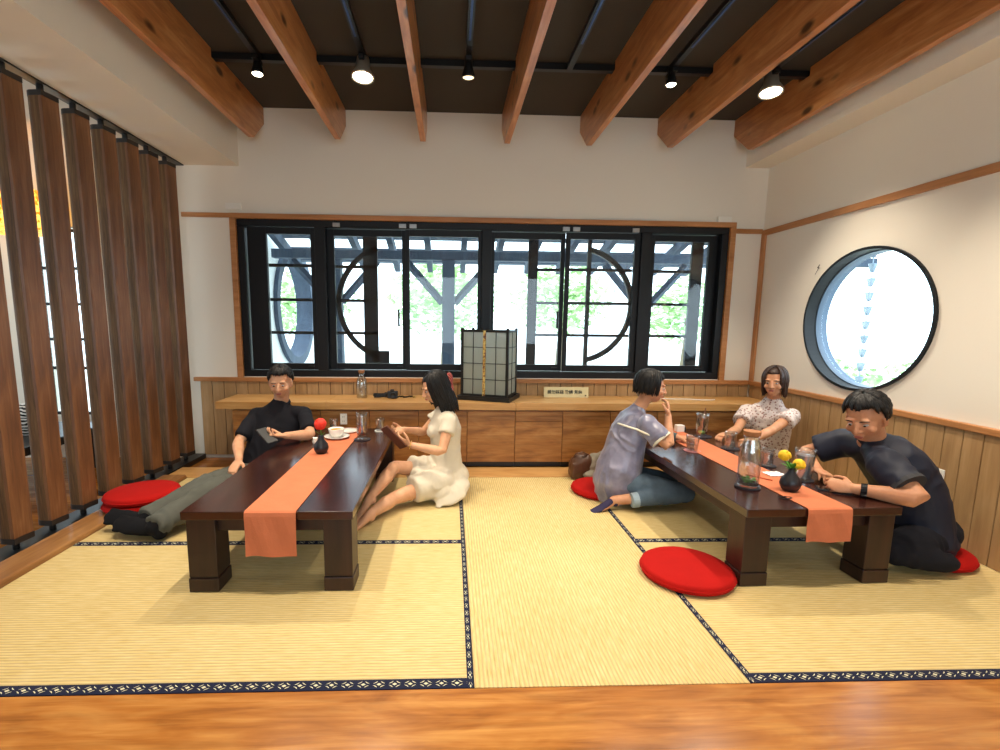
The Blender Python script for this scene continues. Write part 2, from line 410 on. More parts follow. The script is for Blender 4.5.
# ------------------------------------------------------------------ tatami mats
def strip_uv(x0, x1, y0, y1, z0, z1, along):
    mb = MB().box(x0, x1, y0, y1, z0, z1); me = bpy.data.meshes.new('edge'); me.from_pydata([tuple(v) for v in mb.v], [], mb.f); me.update()
    uv = me.uv_layers.new(name='UVMap')
    for l in me.loops:
        co = me.vertices[l.vertex_index].co
        uv.data[l.index].uv = ((co.x, (co.y-y0)/(y1-y0)) if along == 'x' else (co.y, (co.x-x0)/(x1-x0)))
    return me
def mat_thing(label, x0, x1, y0, y1, m, edges, grp=None):
    t = thing('tatami_mat', label, 'tatami mat', ((x0+x1)/2, (y0+y1)/2, -.029), 0, grp)
    obj('straw_cover', MB().box(x0, x1, y0, y1, -.029, 0), m, t, world=True)
    e = .022
    for s in edges:
        if s == 'f': me = strip_uv(x0, x1, y0-.001, y0+2*e, -.0285, .0015, 'x')
        if s == 'b': me = strip_uv(x0, x1, y1-2*e, y1-.0005, -.0285, .0015, 'x')
        if s == 'l': me = strip_uv(x0, x0+e, y0, y1, -.0285, .0016, 'y')
        if s == 'r': me = strip_uv(x1-e, x1, y0, y1, -.0285, .0016, 'y')
        obj('brocade_edge', me, EDGE, t, world=True)
mat_thing('yellow straw tatami mat in front, under the near legs of the left table', -2.0, .082, 1.476, 2.592, TAT_X, 'fbr')
mat_thing('tatami mat behind, beneath the man in black and far half of left table', -2.0, .082, 2.594, 3.698, TAT_X, 'r')
mat_thing('long pale tatami mat running straight down the empty aisle between both tables', .084, 1.018, 1.476, 3.698, TAT_Y, '')
mat_thing('tatami mat in front, under the near legs of the right table', 1.02, XR-.024, 1.476, 2.592, TAT_X, 'fbl')
mat_thing('tatami mat behind, under the far half of the right table', 1.02, XR-.024, 2.594, 3.698, TAT_X, 'l')

# ------------------------------------------------------------------ ceiling beams, tracks, spotlights
bx = [-1.57, -.902, -.232, .437, 1.097, 1.76, 2.425]
names = ['leftmost pine ceiling beam, beside the white bulkhead over the louvers', 'second pine ceiling beam from the left',
         'third pine ceiling beam from the left, seen nearly edge-on', 'middle pine ceiling beam, fourth from either side, right of the small dark spotlight',
         'third pine ceiling beam from the right', 'second pine ceiling beam from the right', 'rightmost pine ceiling beam, beside the right wall bulkhead']
for i, x in enumerate(bx):
    t = 0.0225; prof = [(-2.55, ZC), (-2.55, 2.61), (4.15, 2.61), (YW-.002, 2.79), (YW-.002, ZC), (3.60, ZC), (3.60, 2.868), (3.49, 2.868), (3.49, ZC)]
    prof = [(y, z-.0005 if z == ZC else z) for y, z in prof]
    root = thing('ceiling_beam', names[i], 'beam', (x, 0, 2.61), 0, 'pine beams across the dark ceiling')
    mb = MB().ring([[Vector((s*t, y, z-2.61)) for y, z in prof] for s in (-1, 1)])
    o = obj('beam_timber', mb, BEAM, root, bevel=.003); 
    bd = o.data; bd.transform(Matrix.Translation((0, -i*3.7, 0))); o.location.y = i*3.7   # each beam shows another stretch of grain
tr = thing('track_rail', 'black cross rail running over the beams from side to side', 'lighting track', (0, 3.545, 2.88))
obj('rail_body', MB().box(-1.76, 2.52, -.02, .02, -.006, .032), BLACKM, tr)
tx = [-1.236, -.567, .10, .765, 1.43, 2.09]
tl = ['black lighting track between the two leftmost beams', 'black lighting track between second and third beams', 'black lighting track left of the middle beam',
      'empty black track right of the middle beam, without a lamp', 'black lighting track between the fifth and sixth beams', 'black lighting track left of the rightmost beam']
for i, x in enumerate(tx):
    t = thing('lighting_track', tl[i], 'lighting track', (x, .6, 2.84), 0, 'black ceiling tracks')
    obj('rail_body', MB().box(-.018, .018, -1.6, 2.86 if i != 2 else 2.80, -.0, .03), BLACKM, t)
    obj('conductor', MB().box(-.006, .006, -1.6, 2.55, -.004, .0), mat('track_slot', '39507e', .3, .6), t)
WARM = (1, .87, .70)
BULB = emis('lit_bulb', 'fff2cc', 14); BULBW = emis('faint_bulb', 'ffe9b8', 1.5)
def spotlight(x, y, z, r, aim, power, label, lit=True, size=math.radians(98), col=WARM):
    t = thing('track_spotlight', label, 'spotlight', (x, y, 2.84), 0, 'track spotlights')
    a = (Vector(aim)-Vector((x, y, z))).normalized(); q = a.to_track_quat('-Z', 'Y').to_matrix()
    dz = Vector((0, 0, z-2.84))
    obj('adapter', MB().box(-.016, .016, -.06, .06, -.03, -.0045), BLACKM, t, bevel=.002)
    obj('bracket', MB().tube([(0, 0, -.03), (0, 0, z-2.84+.06)], .008, 8), BLACKM, t)
    mb = MB(); prof = [(.001, .11), (r*.55, .11), (r*.62, .05), (r, .0), (r, -.012), (r*.9, -.012), (r*.85, .0), (.002, .002)]
    n = 24; mb.ring([[dz+q @ Vector((rr*math.cos(2*PI*j/n), rr*math.sin(2*PI*j/n), zz)) for j in range(n)] for rr, zz in prof])
    obj('lamp_housing', mb, BLACKM if r < .045 else mat('silver_reflector', 'c9c0ae', .35, .7), t, smooth=True)
    mb = MB(); mb.ring([[dz+q @ Vector((rr*math.cos(2*PI*j/n), rr*math.sin(2*PI*j/n), zz)) for j in range(n)] for rr, zz in ((.002, -.016), (r*.5, -.016), (r*.82, -.010), (r*.82, -.004))])
    obj('bulb', mb, BULB if lit else BULBW, t, smooth=True)
    l = bpy.data.lights.new('lamp_light', 'SPOT'); l.energy = power*1.35; l.color = col; l.spot_size = size; l.spot_blend = .7; l.shadow_soft_size = .025
    lo = bpy.data.objects.new('lamp_light', l); C.objects.link(lo); lo.parent = t
    lo.location = dz+a*.03; lo.rotation_euler = a.to_track_quat('-Z', 'Y').to_euler()
spotlight(tx[0], 3.42, 2.75, .038, (-1.2, 3.2, 0), 40, 'small lit track spotlight nearest the louvers')
spotlight(tx[1], 3.38, 2.73, .072, (-.6, 3.0, 0), 62, 'large round lit track spotlight over the left table')
spotlight(tx[2], 3.36, 2.74, .042, (.1, 3.6, 0), 14, 'small dark cylindrical spotlight in the middle, barely lit', lit=False)
spotlight(tx[4], 3.42, 2.76, .036, (1.4, 3.2, 0), 34, 'small lit track spotlight between fifth and sixth beams')
spotlight(tx[5], 3.40, 2.72, .075, (2.0, 3.0, 0), 62, 'large round lit track spotlight beside the rightmost beam')
# the next row of the same lamps, just above the frame
for i, p in ((0, 62), (1, 66), (2, 12), (4, 50), (5, 66)):
    spotlight(tx[i], 1.95, 2.74, .05, (tx[i]*.98, 1.9, 0), p, 'track spotlight of the nearer row, on the '+tl[i].replace('black ', '').replace('empty ', '')[:60], size=math.radians(98))
for i in (0, 2, 3, 5):  # unseen row behind the camera, added as weak fill light
    spotlight(tx[i], .3, 2.74, .05, (tx[i], .6, 0), 8, 'added fill spotlight, unseen behind the viewer, '+('far left', '', 'left of centre', 'right of centre', '', 'far right')[i], size=math.radians(130))

# ------------------------------------------------------------------ louvers on the left
CAPM = mat('louver_end_cap', '241d18', .6)
lab = ['wooden pivoting louver, nearest one, cut by the left edge', 'wooden louver second from the left edge', 'wooden louver third from the left edge', 'wooden louver fourth from the left edge',
       'wooden louver fifth from the left, middle of the row', 'wooden louver third from the window wall', 'wooden louver second from the window wall', 'wooden louver at the far end, next to the window wall']
ys = [2.50+.235*i for i in range(8)]
proto = None
allY = [(y, lab[i]) for i, y in enumerate(ys)] + [(2.50-.235*k, 'wooden louver '+('one', 'two', 'three')[k-1]+' place(s) nearer than the left edge of view') for k in (1, 2, 3)]
for y, lb in allY:
    if proto is None:
        proto = thing('wooden_louver', lb, 'louver', (-2.245, y, .012), math.radians(-6), 'upright wooden louvers of the left screen')
        hw = .053
        def sec(e=0):
            P = [(hw+e, -hw-e), (hw+e, hw+e), (-hw-e, hw+e)]
            for k in range(9):
                a = PI/2*k/8; P.append((-hw-e+hw*.9*(1-math.cos(a)), -hw*.1-e-hw*.9*math.sin(a)))
            return P
        P = sec(); q = (hw-.004, -hw)
        obj('blade', MB().prism([(hw, -hw), (hw, hw), (hw-.02, hw), (hw-.02, -hw)], .075, 2.365), SLAT, proto, bevel=.0015)
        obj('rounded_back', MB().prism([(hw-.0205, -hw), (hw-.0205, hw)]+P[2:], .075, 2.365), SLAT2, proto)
        obj('top_cap', MB().prism(sec(.001), 2.366, 2.393), CAPM, proto); obj('bottom_cap', MB().prism(sec(.001), .045, .074), CAPM, proto)
        obj('pivot_rod', MB().lathe([(.016, 0), (.016, .045)], n=14), BLACKM, proto); obj('pivot_rod', MB().lathe([(.017, 2.393), (.017, 2.438)], n=14), BLACKM, proto)
    else:
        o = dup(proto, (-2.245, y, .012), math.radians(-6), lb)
t = thing('louver_track', 'black overhead rail carrying the louver pivots', 'rail', (-2.245, 2.3, 2.45))
obj('rail_body', MB().box(-.03, .03, -1.6, 2.07, 0, .0095), BLACKM, t)

# ------------------------------------------------------------------ bench cabinets and worktop
CY0 = 3.95
edges = [-1.75, -1.446, -1.05, -.656, -.261, .134, .529, .923, 1.318, 1.713, 2.108, 2.503, XR-.026]
pos = ['at the left end, behind the man in black', 'second from the left end', 'behind the far end of the left table', 'under the outlet side, left of the seated woman in cream', 'behind the woman in cream',
       'below the paper lantern', 'below the paper sign, with a shallow drawer on top', 'left of the brown bag', 'behind the woman in the grey blouse', 'behind the far end of the right table', 'behind the glasses of the right table', 'in the right corner']
for i in range(12):
    a, b = edges[i], edges[i+1]; t = thing('bench_cabinet', 'low wood-veneer bench cabinet '+pos[i], 'cabinet', ((a+b)/2, CY0, 0), 0, 'bench cabinets under the window')
    obj('carcass', MB().box(a+.0005, b-.0005, CY0+.018, YW-.024, .05, .488), CAB, t, world=True)
    obj('plinth', MB().box(a+.0005, b-.0005, CY0+.03, YW-.06, .007, .05), BLACKM, t, world=True)
    if i == 6:
        obj('drawer', MB().box(a+.002, b-.002, CY0, CY0+.0175, .395, .478), CAB, t, world=True, bevel=.0015)
        obj('door', MB().box(a+.002, b-.002, CY0, CY0+.0175, .052, .391), CAB, t, world=True, bevel=.0015)
    else: obj('door', MB().box(a+.002, b-.002, CY0, CY0+.0175, .052, .478), CAB, t, world=True, bevel=.0015)
t = thing('worktop', 'continuous pale wooden bench top under the strip window', 'worktop', (0, 4.15, .49))
mb = MB()
for a, b in ((-1.87, -1.0), (-.998, .53), (.532, 1.52), (1.522, XR-.025)): mb.box(a, b, CY0-.02, YW-.036, .49, .55)
obj('top_board', mb, TOP, t, world=True, bevel=.003)

# ------------------------------------------------------------------ low tables
def low_table(label, x0, y0, L, W, rz, reach):
    t = thing('low_table', label, 'table', (x0, y0, 0), rz)
    obj('tabletop', MB().box(0, W, 0, L, .342, .38), TABLE, t, bevel=.003)
    mb = MB(); i = .045
    mb.box(i, W-i, i, i+.03, .275, .3415); mb.box(i, W-i, L-i-.03, L-i, .275, .3415); mb.box(i, i+.03, i, L-i, .275, .3415); mb.box(W-i-.03, W-i, i, L-i, .275, .3415)
    obj('apron', mb, LEGW, t, bevel=.002)
    for sx in (0, 1):
        for sy in (0, 1):
            lx = .010 if sx == 0 else W-.010-.125; ly = .02 if sy == 0 else L-.02-.125
            l = obj('leg', MB().box(lx, lx+.125, ly, ly+.125, .07, .3414), LEGW, t, bevel=.003)
            obj('foot_block', MB().box(lx-.003, lx+.128, ly-.003, ly+.128, .0018, .066), LEGW, l, bevel=.004)
            obj('recess', MB().box(lx+.004, lx+.121, ly+.004, ly+.121, .0655, .0705), BLACKM, l)
    return t
T1 = low_table('dark lacquered low table on the left, between man in black and cream-dressed woman', -1.158, 2.06, 1.68, .735, 0, 0)
T2 = low_table('dark lacquered low table on the right, crowded with glasses', 1.33, 2.06, 1.68, .742, math.radians(1.6), 0)
def runner(label, x0, x1, y0, y1, drop, rz=0, drop2=.16):
    """cloth strip lying on the top and hanging over the near end"""
    t = thing('table_runner', label, 'table runner', (x0, y0, .3805), rz)
    mb = MB(); th = .002; w = x1-x0; path = [(-.010, -drop), (-.009, -drop*.5), (-.008, -.02), (-.005, -.003), (.002, .0012)]
    L = y1-y0
    for k in range(12): path.append((.01+(L-.02)*k/11, .0012))
    path += [(L+.003, .0012), (L+.007, -.004), (L+.008, -drop2)]
    n = 8; V = []; F = []
    for s in (0, 1):
        for j, (y, z) in enumerate(path):
            for i in range(n+1):
                wob = .004*math.sin(i*1.3+j) if j < 2 else 0
                nx, nz = (0, 1) if 4 <= j <= len(path)-3 else (-1 if j < 4 else 1, 0)
                V.append((w*i/n, y+wob+s*th*nx, z+s*th*nz+(.003*math.sin(i*.9) if j == 0 else 0)))
    K = (n+1)*len(path)
    for j in range(len(path)-1):
        for i in range(n):
            a = j*(n+1)+i; q = (a, a+1, a+n+2, a+n+1); F.append(q); F.append(tuple(K+x for x in reversed(q)))
    for j in range(len(path)-1):
        for i in (0, n): a = j*(n+1)+i; F.append((a, a+n+1, K+a+n+1, K+a))
    for i in range(n):
        for j in (0, len(path)-1): a = j*(n+1)+i; F.append((a, a+1, K+a+1, K+a))
    mb.add(V, F); obj('cloth', mb, RUN, t, smooth=False)
    return t
runner('orange table runner hanging over the near end of the left table', -.885, -.665, 2.06, 3.74, .20)
runner('orange table runner hanging over the near end of the right table', 1.612, 1.822, 2.067, 3.74, .155, math.radians(1.6))

# ------------------------------------------------------------------ floor cushions
def cushion(label, x, y, z, r=.215, h=.052, tilt=None, sy=1):
    t = thing('floor_cushion', label, 'cushion', (x, y, z), 0, 'round red floor cushions')
    prof = [(.001, 0), (r*.9, 0), (r*.985, h*.18), (r, h*.5), (r*.985, h*.82), (r*.93, h*.97), (r*.6, h*1.06), (.001, h*1.1)]
    obj('pad', MB().lathe(prof, n=48, sy=sy), RED, t, smooth=True)
    obj('piping', MB().tube([(r*1.0*math.cos(2*PI*k/40), r*1.0*sy*math.sin(2*PI*k/40), h*.5) for k in range(40)], .0045, 6, closed=True), RED, t, smooth=True)
    if tilt: t.rotation_euler = tilt
    return t
cushion('round red floor cushion lying empty beside the right table', 1.14, 2.19, .002, .212)
cushion('lower red floor cushion of the stack of two by the louvers', -1.955, 3.07, .03, .205, .045)
cushion('upper red floor cushion of the stack of two by the louvers', -1.95, 3.08, .078, .208, .048)
cushion('red floor cushion under the kneeling woman in the grey blouse', 1.075, 3.36, .002, .205)
cushion('red floor cushion under the man in the black t-shirt', 2.50, 2.36, .002, .2)
cushion('red floor cushion under the woman in the cream dress', -.07, 3.42, .002, .205)

# ------------------------------------------------------------------ tableware and small things
DARKC = mat('dark_ceramic', '1c1c22', .35); WHITEC = mat('white_ceramic', 'f0ece4', .25); GREEN = mat('leaf_green', '4f8f2c', .6)
MINT = mat('mint_green', '5cae3a', .55); CORK = mat('cork', 'a06a40', .8); TEA = glassy('iced_tea', (.85, .38, .10), .05, alpha=.02)
WATER = glassy('water', (.86, .93, .96), .0, alpha=.03)
PHONE = mat('black_phone_glass', '0c0d10', .15); DCOAST = mat('dark_coaster', '26232a', .5); PINKC = mat('pink_coaster', 'c07a78', .7)
T = .3805
def coaster(x, y, z, r, m, label, h=.004, name='coaster', cat='coaster'):
    t = thing(name, label, cat, (x, y, z)); obj('disc', MB().lathe([(.001, 0), (r*.97, 0), (r, h*.4), (r, h), (r*.93, h), (r*.90, h*.7), (.001, h*.7)], n=32), m, t, smooth=False); return t
def tumbler(x, y, z, r0, r1, h, label, fill=.5, liquid=None, foot=0):
    t = thing('drinking_glass', label, 'glass', (x, y, z))
    P = [(.001, 0), (r0, 0)]
    if foot: P = [(.001, 0), (r0*1.15, 0), (r0*1.15, .006), (r0*.75, .02)]
    P += [(r0*(1-k/6)+r1*k/6, foot+.003+(h-foot-.003)*k/6) for k in range(7)]
    w = .0022; Q = [(r-w, zz) for r, zz in reversed(P[-6:])]; b = foot+.010
    Q += [(r0-w, b), (.001, b)]
    obj('glass_body', MB().lathe(P+Q, n=32), DGLASS, t, smooth=True)
    if fill: 
        zt = b+(h-b)*fill; rt = r0+(r1-r0)*zt/h-w-.0008
        obj('liquid', MB().lathe([(.001, b+.001), (r0-w-.001, b+.001), (rt, zt), (.001, zt)], n=28), liquid or WATER, t, smooth=False)
    return t
def vase(x, y, z, r, h, label):
    t = thing('bud_vase', label, 'vase', (x, y, z))
    obj('vase_body', MB().lathe([(.001, 0), (r*.62, 0), (r*.9, h*.16), (r, h*.32), (r*.88, h*.52), (r*.5, h*.72), (r*.30, h*.86), (r*.34, h), (r*.26, h), (r*.2, h*.86), (.001, h*.8)], n=36), DARKC, t, smooth=True)
    return t
def blossom(mb, c, r, seed, petals=34):
    rnd = random.Random(seed); c = Vector(c)
    for k in range(petals):
        a = rnd.uniform(0, 2*PI); e = rnd.uniform(-.5, 1.45)
        d = Vector((math.cos(a)*math.cos(e), math.sin(a)*math.cos(e), math.sin(e))); B = d.to_track_quat('Z', 'Y').to_matrix()
        mb.ell(c+d*r*.62, (r*.34, r*.34, r*.16), B, 8, 5)
    mb.ell(c, (r*.68,)*3, None, 12, 8)
def leaf(mb, p, d, l, w, up=(0, 0, 1)):
    p, d, up = Vector(p), Vector(d).normalized(), Vector(up); s = d.cross(up).normalized()
    n = s.cross(d)
    mid = [p, p+d*l*.35+n*l*.05, p+d*l*.7+n*l*.04, p+d*l]; 
    V = [mid[0]] + [m+s*q for m, q in ((mid[1], w), (mid[2], w*.75))] + [mid[3]] + [m-s*q for m, q in ((mid[2], w*.75), (mid[1], w))] + [mid[1]-n*w*.3, mid[2]-n*w*.3]
    mb.add(V, [(0, 1, 6), (1, 2, 7, 6), (2, 3, 7), (0, 6, 5), (6, 7, 4, 5), (7, 3, 4)])
# left table
vase(-.80, 3.0, T+.0035, .045, .115, 'small dark ceramic vase holding the red flower')
f = thing('red_flower', 'red carnation blossom standing in the dark vase on left table', 'flower', (-.80, 3.0, T+.02))
mb = MB(); blossom(mb, (0, 0, .165), .05, 3, 40); obj('blossom', mb, mat('carnation_red', 'd8301c', .7), f)
mb = MB().tube([(0, 0, .0), (.004, 0, .07), (0, 0, .15)], .003, 6); leaf(mb, (0, 0, .1), (-.6, -.3, .5), .05, .012); leaf(mb, (0, 0, .09), (.6, -.2, .6), .045, .011)
obj('stem', mb, GREEN, f)
t = thing('saucer', 'white saucer carrying the cup on the left table', 'plate', (-.795, 3.40, T+.0035))
obj('plate_body', MB().lathe([(.001, 0), (.045, 0), (.05, .004), (.085, .014), (.087, .018), (.05, .008), (.001, .007)], n=40), WHITEC, t, smooth=True)
t = thing('cup', 'round white cup filled with golden food on the saucer', 'cup', (-.80, 3.405, T+.0115))
obj('cup_body', MB().lathe([(.001, 0), (.028, 0), (.045, .02), (.055, .055), (.056, .06), (.051, .06), (.042, .025), (.001, .012)], n=36), WHITEC, t, smooth=True)
obj('filling', MB().lathe([(.001, .046), (.046, .044), (.047, .05), (.03, .056), (.001, .058)], n=24), mat('golden_crumble', 'c98a2c', .8), t, smooth=True)
t = thing('dessert_plate', 'flat white plate behind the cup, at the runner far end', 'plate', (-.76, 3.60, T+.0035))
obj('plate_body', MB().lathe([(.001, 0), (.05, 0), (.078, .010), (.08, .013), (.05, .006), (.001, .005)], n=36), WHITEC, t, smooth=True)
coaster(-.615, 3.37, T, .058, DCOAST, 'dark round coaster beneath the tall iced tea glass')
tumbler(-.615, 3.37, T+.0045, .034, .039, .185, 'tall footed glass of amber iced tea on left table', .48, TEA, .02)
coaster(-.53, 3.64, T, .04, WHITEC, 'white round coaster beneath the clear glass near the tablet', .006)
tumbler(-.53, 3.64, T+.0065, .03, .036, .09, 'small clear empty glass on a white coaster, left table', 0)
tumbler(-.885, 3.69, T+.0035, .028, .033, .08, 'small clear glass behind the red flower', .3)
coaster(-1.03, 3.45, T, .042, WHITEC, 'white lid lying by the forearm of the man in black', .014, 'jar_lid', 'lid')
t = thing('cream_jug', 'tiny white cream jug left of the dark vase', 'jug', (-.905, 3.25, T+.0))
obj('jug_body', MB().lathe([(.001, 0), (.015, 0), (.02, .015), (.014, .035), (.017, .042), (.013, .042), (.012, .03), (.001, .01)], n=20), WHITEC, t, smooth=True)
obj('handle', MB().tube([(.015, 0, .034), (.028, 0, .03), (.027, 0, .015), (.018, 0, .012)], .0025, 6), WHITEC, t)
# right table
def bottle(x, y, z, r, h, label, dark=False, neck=.45):
    t = thing('glass_carafe', label, 'carafe', (x, y, z))
    P = [(.001, 0), (r*.92, 0), (r, .01), (r, h*.52), (r*.9, h*.64), (r*neck*1.25, h*.76), (r*neck, h*.84), (r*neck*1.05, h*.92), (r*neck*1.05-.003, h*.92), (r*neck-.003, h*.84), (r*neck*1.25-.003, h*.76), (r*.9-.003, h*.64), (r-.003, h*.52), (r-.003, .014), (.001, .012)]
    obj('glass_body', MB().lathe(P, n=36), DGLASS, t, smooth=True)
    obj('stopper', MB().lathe([(.001, h*.90), (r*neck-.004, h*.90), (r*neck-.004, h*.925), (r*neck*1.15, h*.925), (r*neck*1.2, h), (.001, h)], n=28), CORK, t)
    return t
coaster(1.512, 2.36, T, .060, DCOAST, 'black round coaster beneath the mint carafe', .008)
c = bottle(1.512, 2.36, T+.0085, .052, .285, 'clear glass carafe with cork stopper and mint leaves inside', neck=.66)
mb = MB(); rn = random.Random(5)
for k in range(22):
    a = rn.uniform(0, 2*PI); leaf(mb, (rn.uniform(-.018, .018), rn.uniform(-.018, .018), .02+rn.random()*.018), (math.cos(a), math.sin(a), rn.uniform(-.1, .7)), .026, .010)
obj('mint_sprig', mb, MINT, c); obj('water', MB().lathe([(.001, .0135), (.046, .0145), (.0475, .03), (.001, .03)], n=28), WATER, c)
vase(1.69, 2.30, T+.0035, .048, .118, 'round dark vase holding two yellow flowers')
f = thing('yellow_flowers', 'pair of yellow chrysanthemums in the round dark vase', 'flower', (1.69, 2.30, T+.02))
YF = mat('flower_yellow', 'f0c01c', .7)
for c_, s_ in (((-.05, -.01, .165), 8), ((.032, -.005, .118), 9)):
    mb = MB(); blossom(mb, c_, .037, s_); obj('blossom', mb, YF, f)
    obj('stem', MB().tube([(0, 0, 0), (c_[0]*.2, 0, c_[2]*.6), (c_[0], c_[1], c_[2]-.02)], .003, 6), GREEN, f)
mb = MB()
for a, e in ((2.6, .6), (3.6, .3), (.4, .9), (5.4, .5), (4.4, 1.0), (1.4, .7), (3.0, 1.2), (6.0, .2)):
    leaf(mb, (0, 0, .095), (math.cos(a), math.sin(a), math.tan(e)*.7), .055, .014)
obj('leaves', mb, GREEN, f)
coaster(1.885, 2.475, T, .052, DCOAST, 'dark square-looking coaster beneath the large frosty glass')
tumbler(1.885, 2.475, T+.0045, .037, .05, .165, 'large tapered frosty glass behind the yellow flowers', .8, glassy('milky_ice', (.80, .88, .93), .3, alpha=.25))
coaster(1.86, 2.735, T, .045, DCOAST, 'dark coaster under the water glass right of the carafe')
tumbler(1.86, 2.735, T+.0045, .028, .033, .10, 'small water glass right of the carafe', .6)
tumbler(1.765, 2.80, T+.0035, .029, .034, .105, 'small water glass seen through the carafe', .6)
coaster(1.865, 3.13, T, .058, DCOAST, 'dark coaster under the glass by the lace-blouse woman hand')
tumbler(1.86, 3.13, T+.0045, .032, .038, .11, 'clear short glass beside the hand of the woman in lace', .3)
coaster(1.575, 3.07, T, .052, PINKC, 'pinkish coaster under the glass on the runner edge')
tumbler(1.575, 3.07, T+.0045, .034, .042, .10, 'clear glass on a pinkish coaster, nearest the grey blouse', .3)
coaster(1.86, 3.48, T, .06, DCOAST, 'dark coaster under the tall glass with a straw')
g = tumbler(1.845, 3.48, T+.0045, .036, .047, .17, 'tall glass with brown straw and green lime at the bottom', .7)
obj('straw', MB().tube([(.0, 0, .03), (.02, .005, .205)], .004, 8), mat('brown_straw', '7a4a30', .5), g)
obj('lime_slice', MB().ell((0, 0, .028), (.026, .026, .012)), mat('lime', '8ba83a', .5), g, smooth=True)
def slab(name, label, cat, x, y, z, sx, sy, sz, rz, m, screen=None, bev=.002, tilt=None):
    t = thing(name, label, cat, (x, y, z), rz); obj('case' if screen else 'body', MB().box(-sx/2, sx/2, -sy/2, sy/2, 0, sz), m, t, bevel=bev)
    if screen: obj('screen', MB().box(-sx/2+.004, sx/2-.004, -sy/2+.006, sy/2-.006, sz, sz+.0006), screen, t)
    if tilt: t.rotation_euler = tilt
    return t
slab('smartphone', 'black smartphone lying by the elbow of the man in the t-shirt', 'phone', 1.925, 2.315, T, .07, .14, .008, 1.15, BLACKM, PHONE)
slab('smartphone', 'black smartphone under the arm of the woman in grey blouse', 'phone', 1.485, 3.26, T, .075, .15, .008, -.5, BLACKM, PHONE)
slab('notebook', 'cream notebook lying at the far end of the right table', 'notebook', 1.60, 3.61, T, .16, .09, .012, .05, mat('cream_paper', 'e8dcae', .7))
t = slab('card_box', 'small white box with dark side on the far right table end', 'box', 1.755, 3.64, T+.0035, .06, .045, .05, .1, WHITEP)
obj('dark_side', MB().box(.0305, .042, -.02, .02, 0, .035), BLACKM, t)
t = thing('tissue', 'crumpled white paper tissue on the runner beside the carafe', 'tissue', (1.785, 2.56, T+.0035))
mb = MB(); V = []; F = []; n = 9
for i in range(n):
    for j in range(n):
        V.append(((i-4)*.012, (j-4)*.010, .003+.012*abs(noise.noise(Vector((i*.5, j*.5, 2))))))
for i in range(n-1):
    for j in range(n-1): a = i*n+j; F.append((a, a+1, a+n+1, a+n))
mb.add(V, F); o = obj('paper', mb, mat('white_tissue', 'f2eef0', .9), t); m_ = o.modifiers.new('thick', 'SOLIDIFY'); m_.thickness = .001
t = thing('drinking_straw', 'orange stirring stick lying across the runner near the vase', 'straw', (1.66, 2.50, T+.0075)); obj('stick', MB().tube([(-.05, .06, 0), (.04, -.05, 0)], .0035, 8), mat('orange_plastic', 'd8663a', .5), t)
t = thing('hair_tie', 'small black cord loop on the table edge before the vase', 'cord', (1.60, 2.20, T+.003)); obj('loop', MB().tube([(.022*math.cos(2*PI*k/18)*1.3, .016*math.sin(2*PI*k/18), .001*math.sin(k)) for k in range(18)], .0028, 6, closed=True), BLACKM, t)
# things on the bench top
Z = .5505
c = bottle(-.755, 4.17, Z, .045, .235, 'clear glass carafe with cork stopper standing on the bench top', neck=.5)
t = thing('camera', 'black camera with coiled strap lying on the bench top', 'camera', (-.50, 4.16, Z), .1)
obj('camera_body', MB().box(-.04, .05, -.02, .025, 0, .06).box(-.015, .02, -.018, .02, .058, .075), BLACKM, t, bevel=.006)
mb = MB(); mb.ring([[Vector((.01+r*math.cos(2*PI*j/24), y, .03+r*math.sin(2*PI*j/24))) for j in range(24)] for r, y in ((.001, -.055), (.018, -.055), (.024, -.06), (.024, -.02), (.001, -.02))]); obj('lens', mb, BLACKM, t, smooth=True)
rn = random.Random(11); P = []
for k in range(60):
    a = k*.33; rr = .035+.012*math.sin(k*.7); P.append((-.09+rr*1.4*math.cos(a), -.0+rr*.8*math.sin(a), .008+k*.0006))
obj('strap', MB().tube(P, [(.002, .007)]*len(P), 6, flat=(0, 0, 1)), BLACKM, t)
P = [(.05+.012*k, .0+.02*math.sin(k*.9), .008+.006*math.sin(k*1.7)**2) for k in range(12)]; obj('strap', MB().tube(P, [(.003, .008)]*len(P), 6, flat=(0, 0, 1)), BLACKM, t)
obj('buckle', MB().box(.175, .20, -.012, .008, .0, .02), mat('brass', 'b89a5a', .35, .8), t, bevel=.003)
t = thing('sign_plate', 'cream sign with black Chinese lettering leaning under the window', 'sign', (1.01, 4.235, Z), 0)
t.rotation_euler = (-.12, 0, 0)
obj('board', MB().box(-.197, .197, -.004, .004, 0, .092), mat('cream_card', 'ddd2a4', .6), t, bevel=.001)
tc = bpy.data.curves.new('lettering', 'FONT'); tc.body = '請勿踩踏 敬請 見諒'; tc.size = .036; tc.extrude = .0006; tc.align_x = 'CENTER'; tc.align_y = 'CENTER'; tc.offset = .0006
to = bpy.data.objects.new('lettering_curve', tc); C.objects.link(to); bpy.context.view_layer.update()
me = bpy.data.meshes.new_from_object(to.evaluated_get(bpy.context.evaluated_depsgraph_get())); bpy.data.objects.remove(to)
to = bpy.data.objects.new('lettering', me); me.materials.clear(); me.materials.append(mat('black_ink', '26221c', .6)); C.objects.link(to); to.parent = t; to.location = (-.012, -.0048, .046); to.rotation_euler = (PI/2, 0, 0)
obj('seal_mark', MB().box(.165, .178, -.0052, -.004, .012, .024), mat('dark_seal', '2a1a16', .6), t)
t = thing('cable', 'thin pale cable lying on the bench top behind right table', 'cable', (2.05, 4.12, Z+.004)); obj('cord', MB().tube([(-.22, .06, 0), (-.1, .03, .001), (.0, .04, 0), (.1, .0, 0), (.2, -.01, 0), (.24, .02, 0)], .004, 8), WHITEP, t, smooth=True)
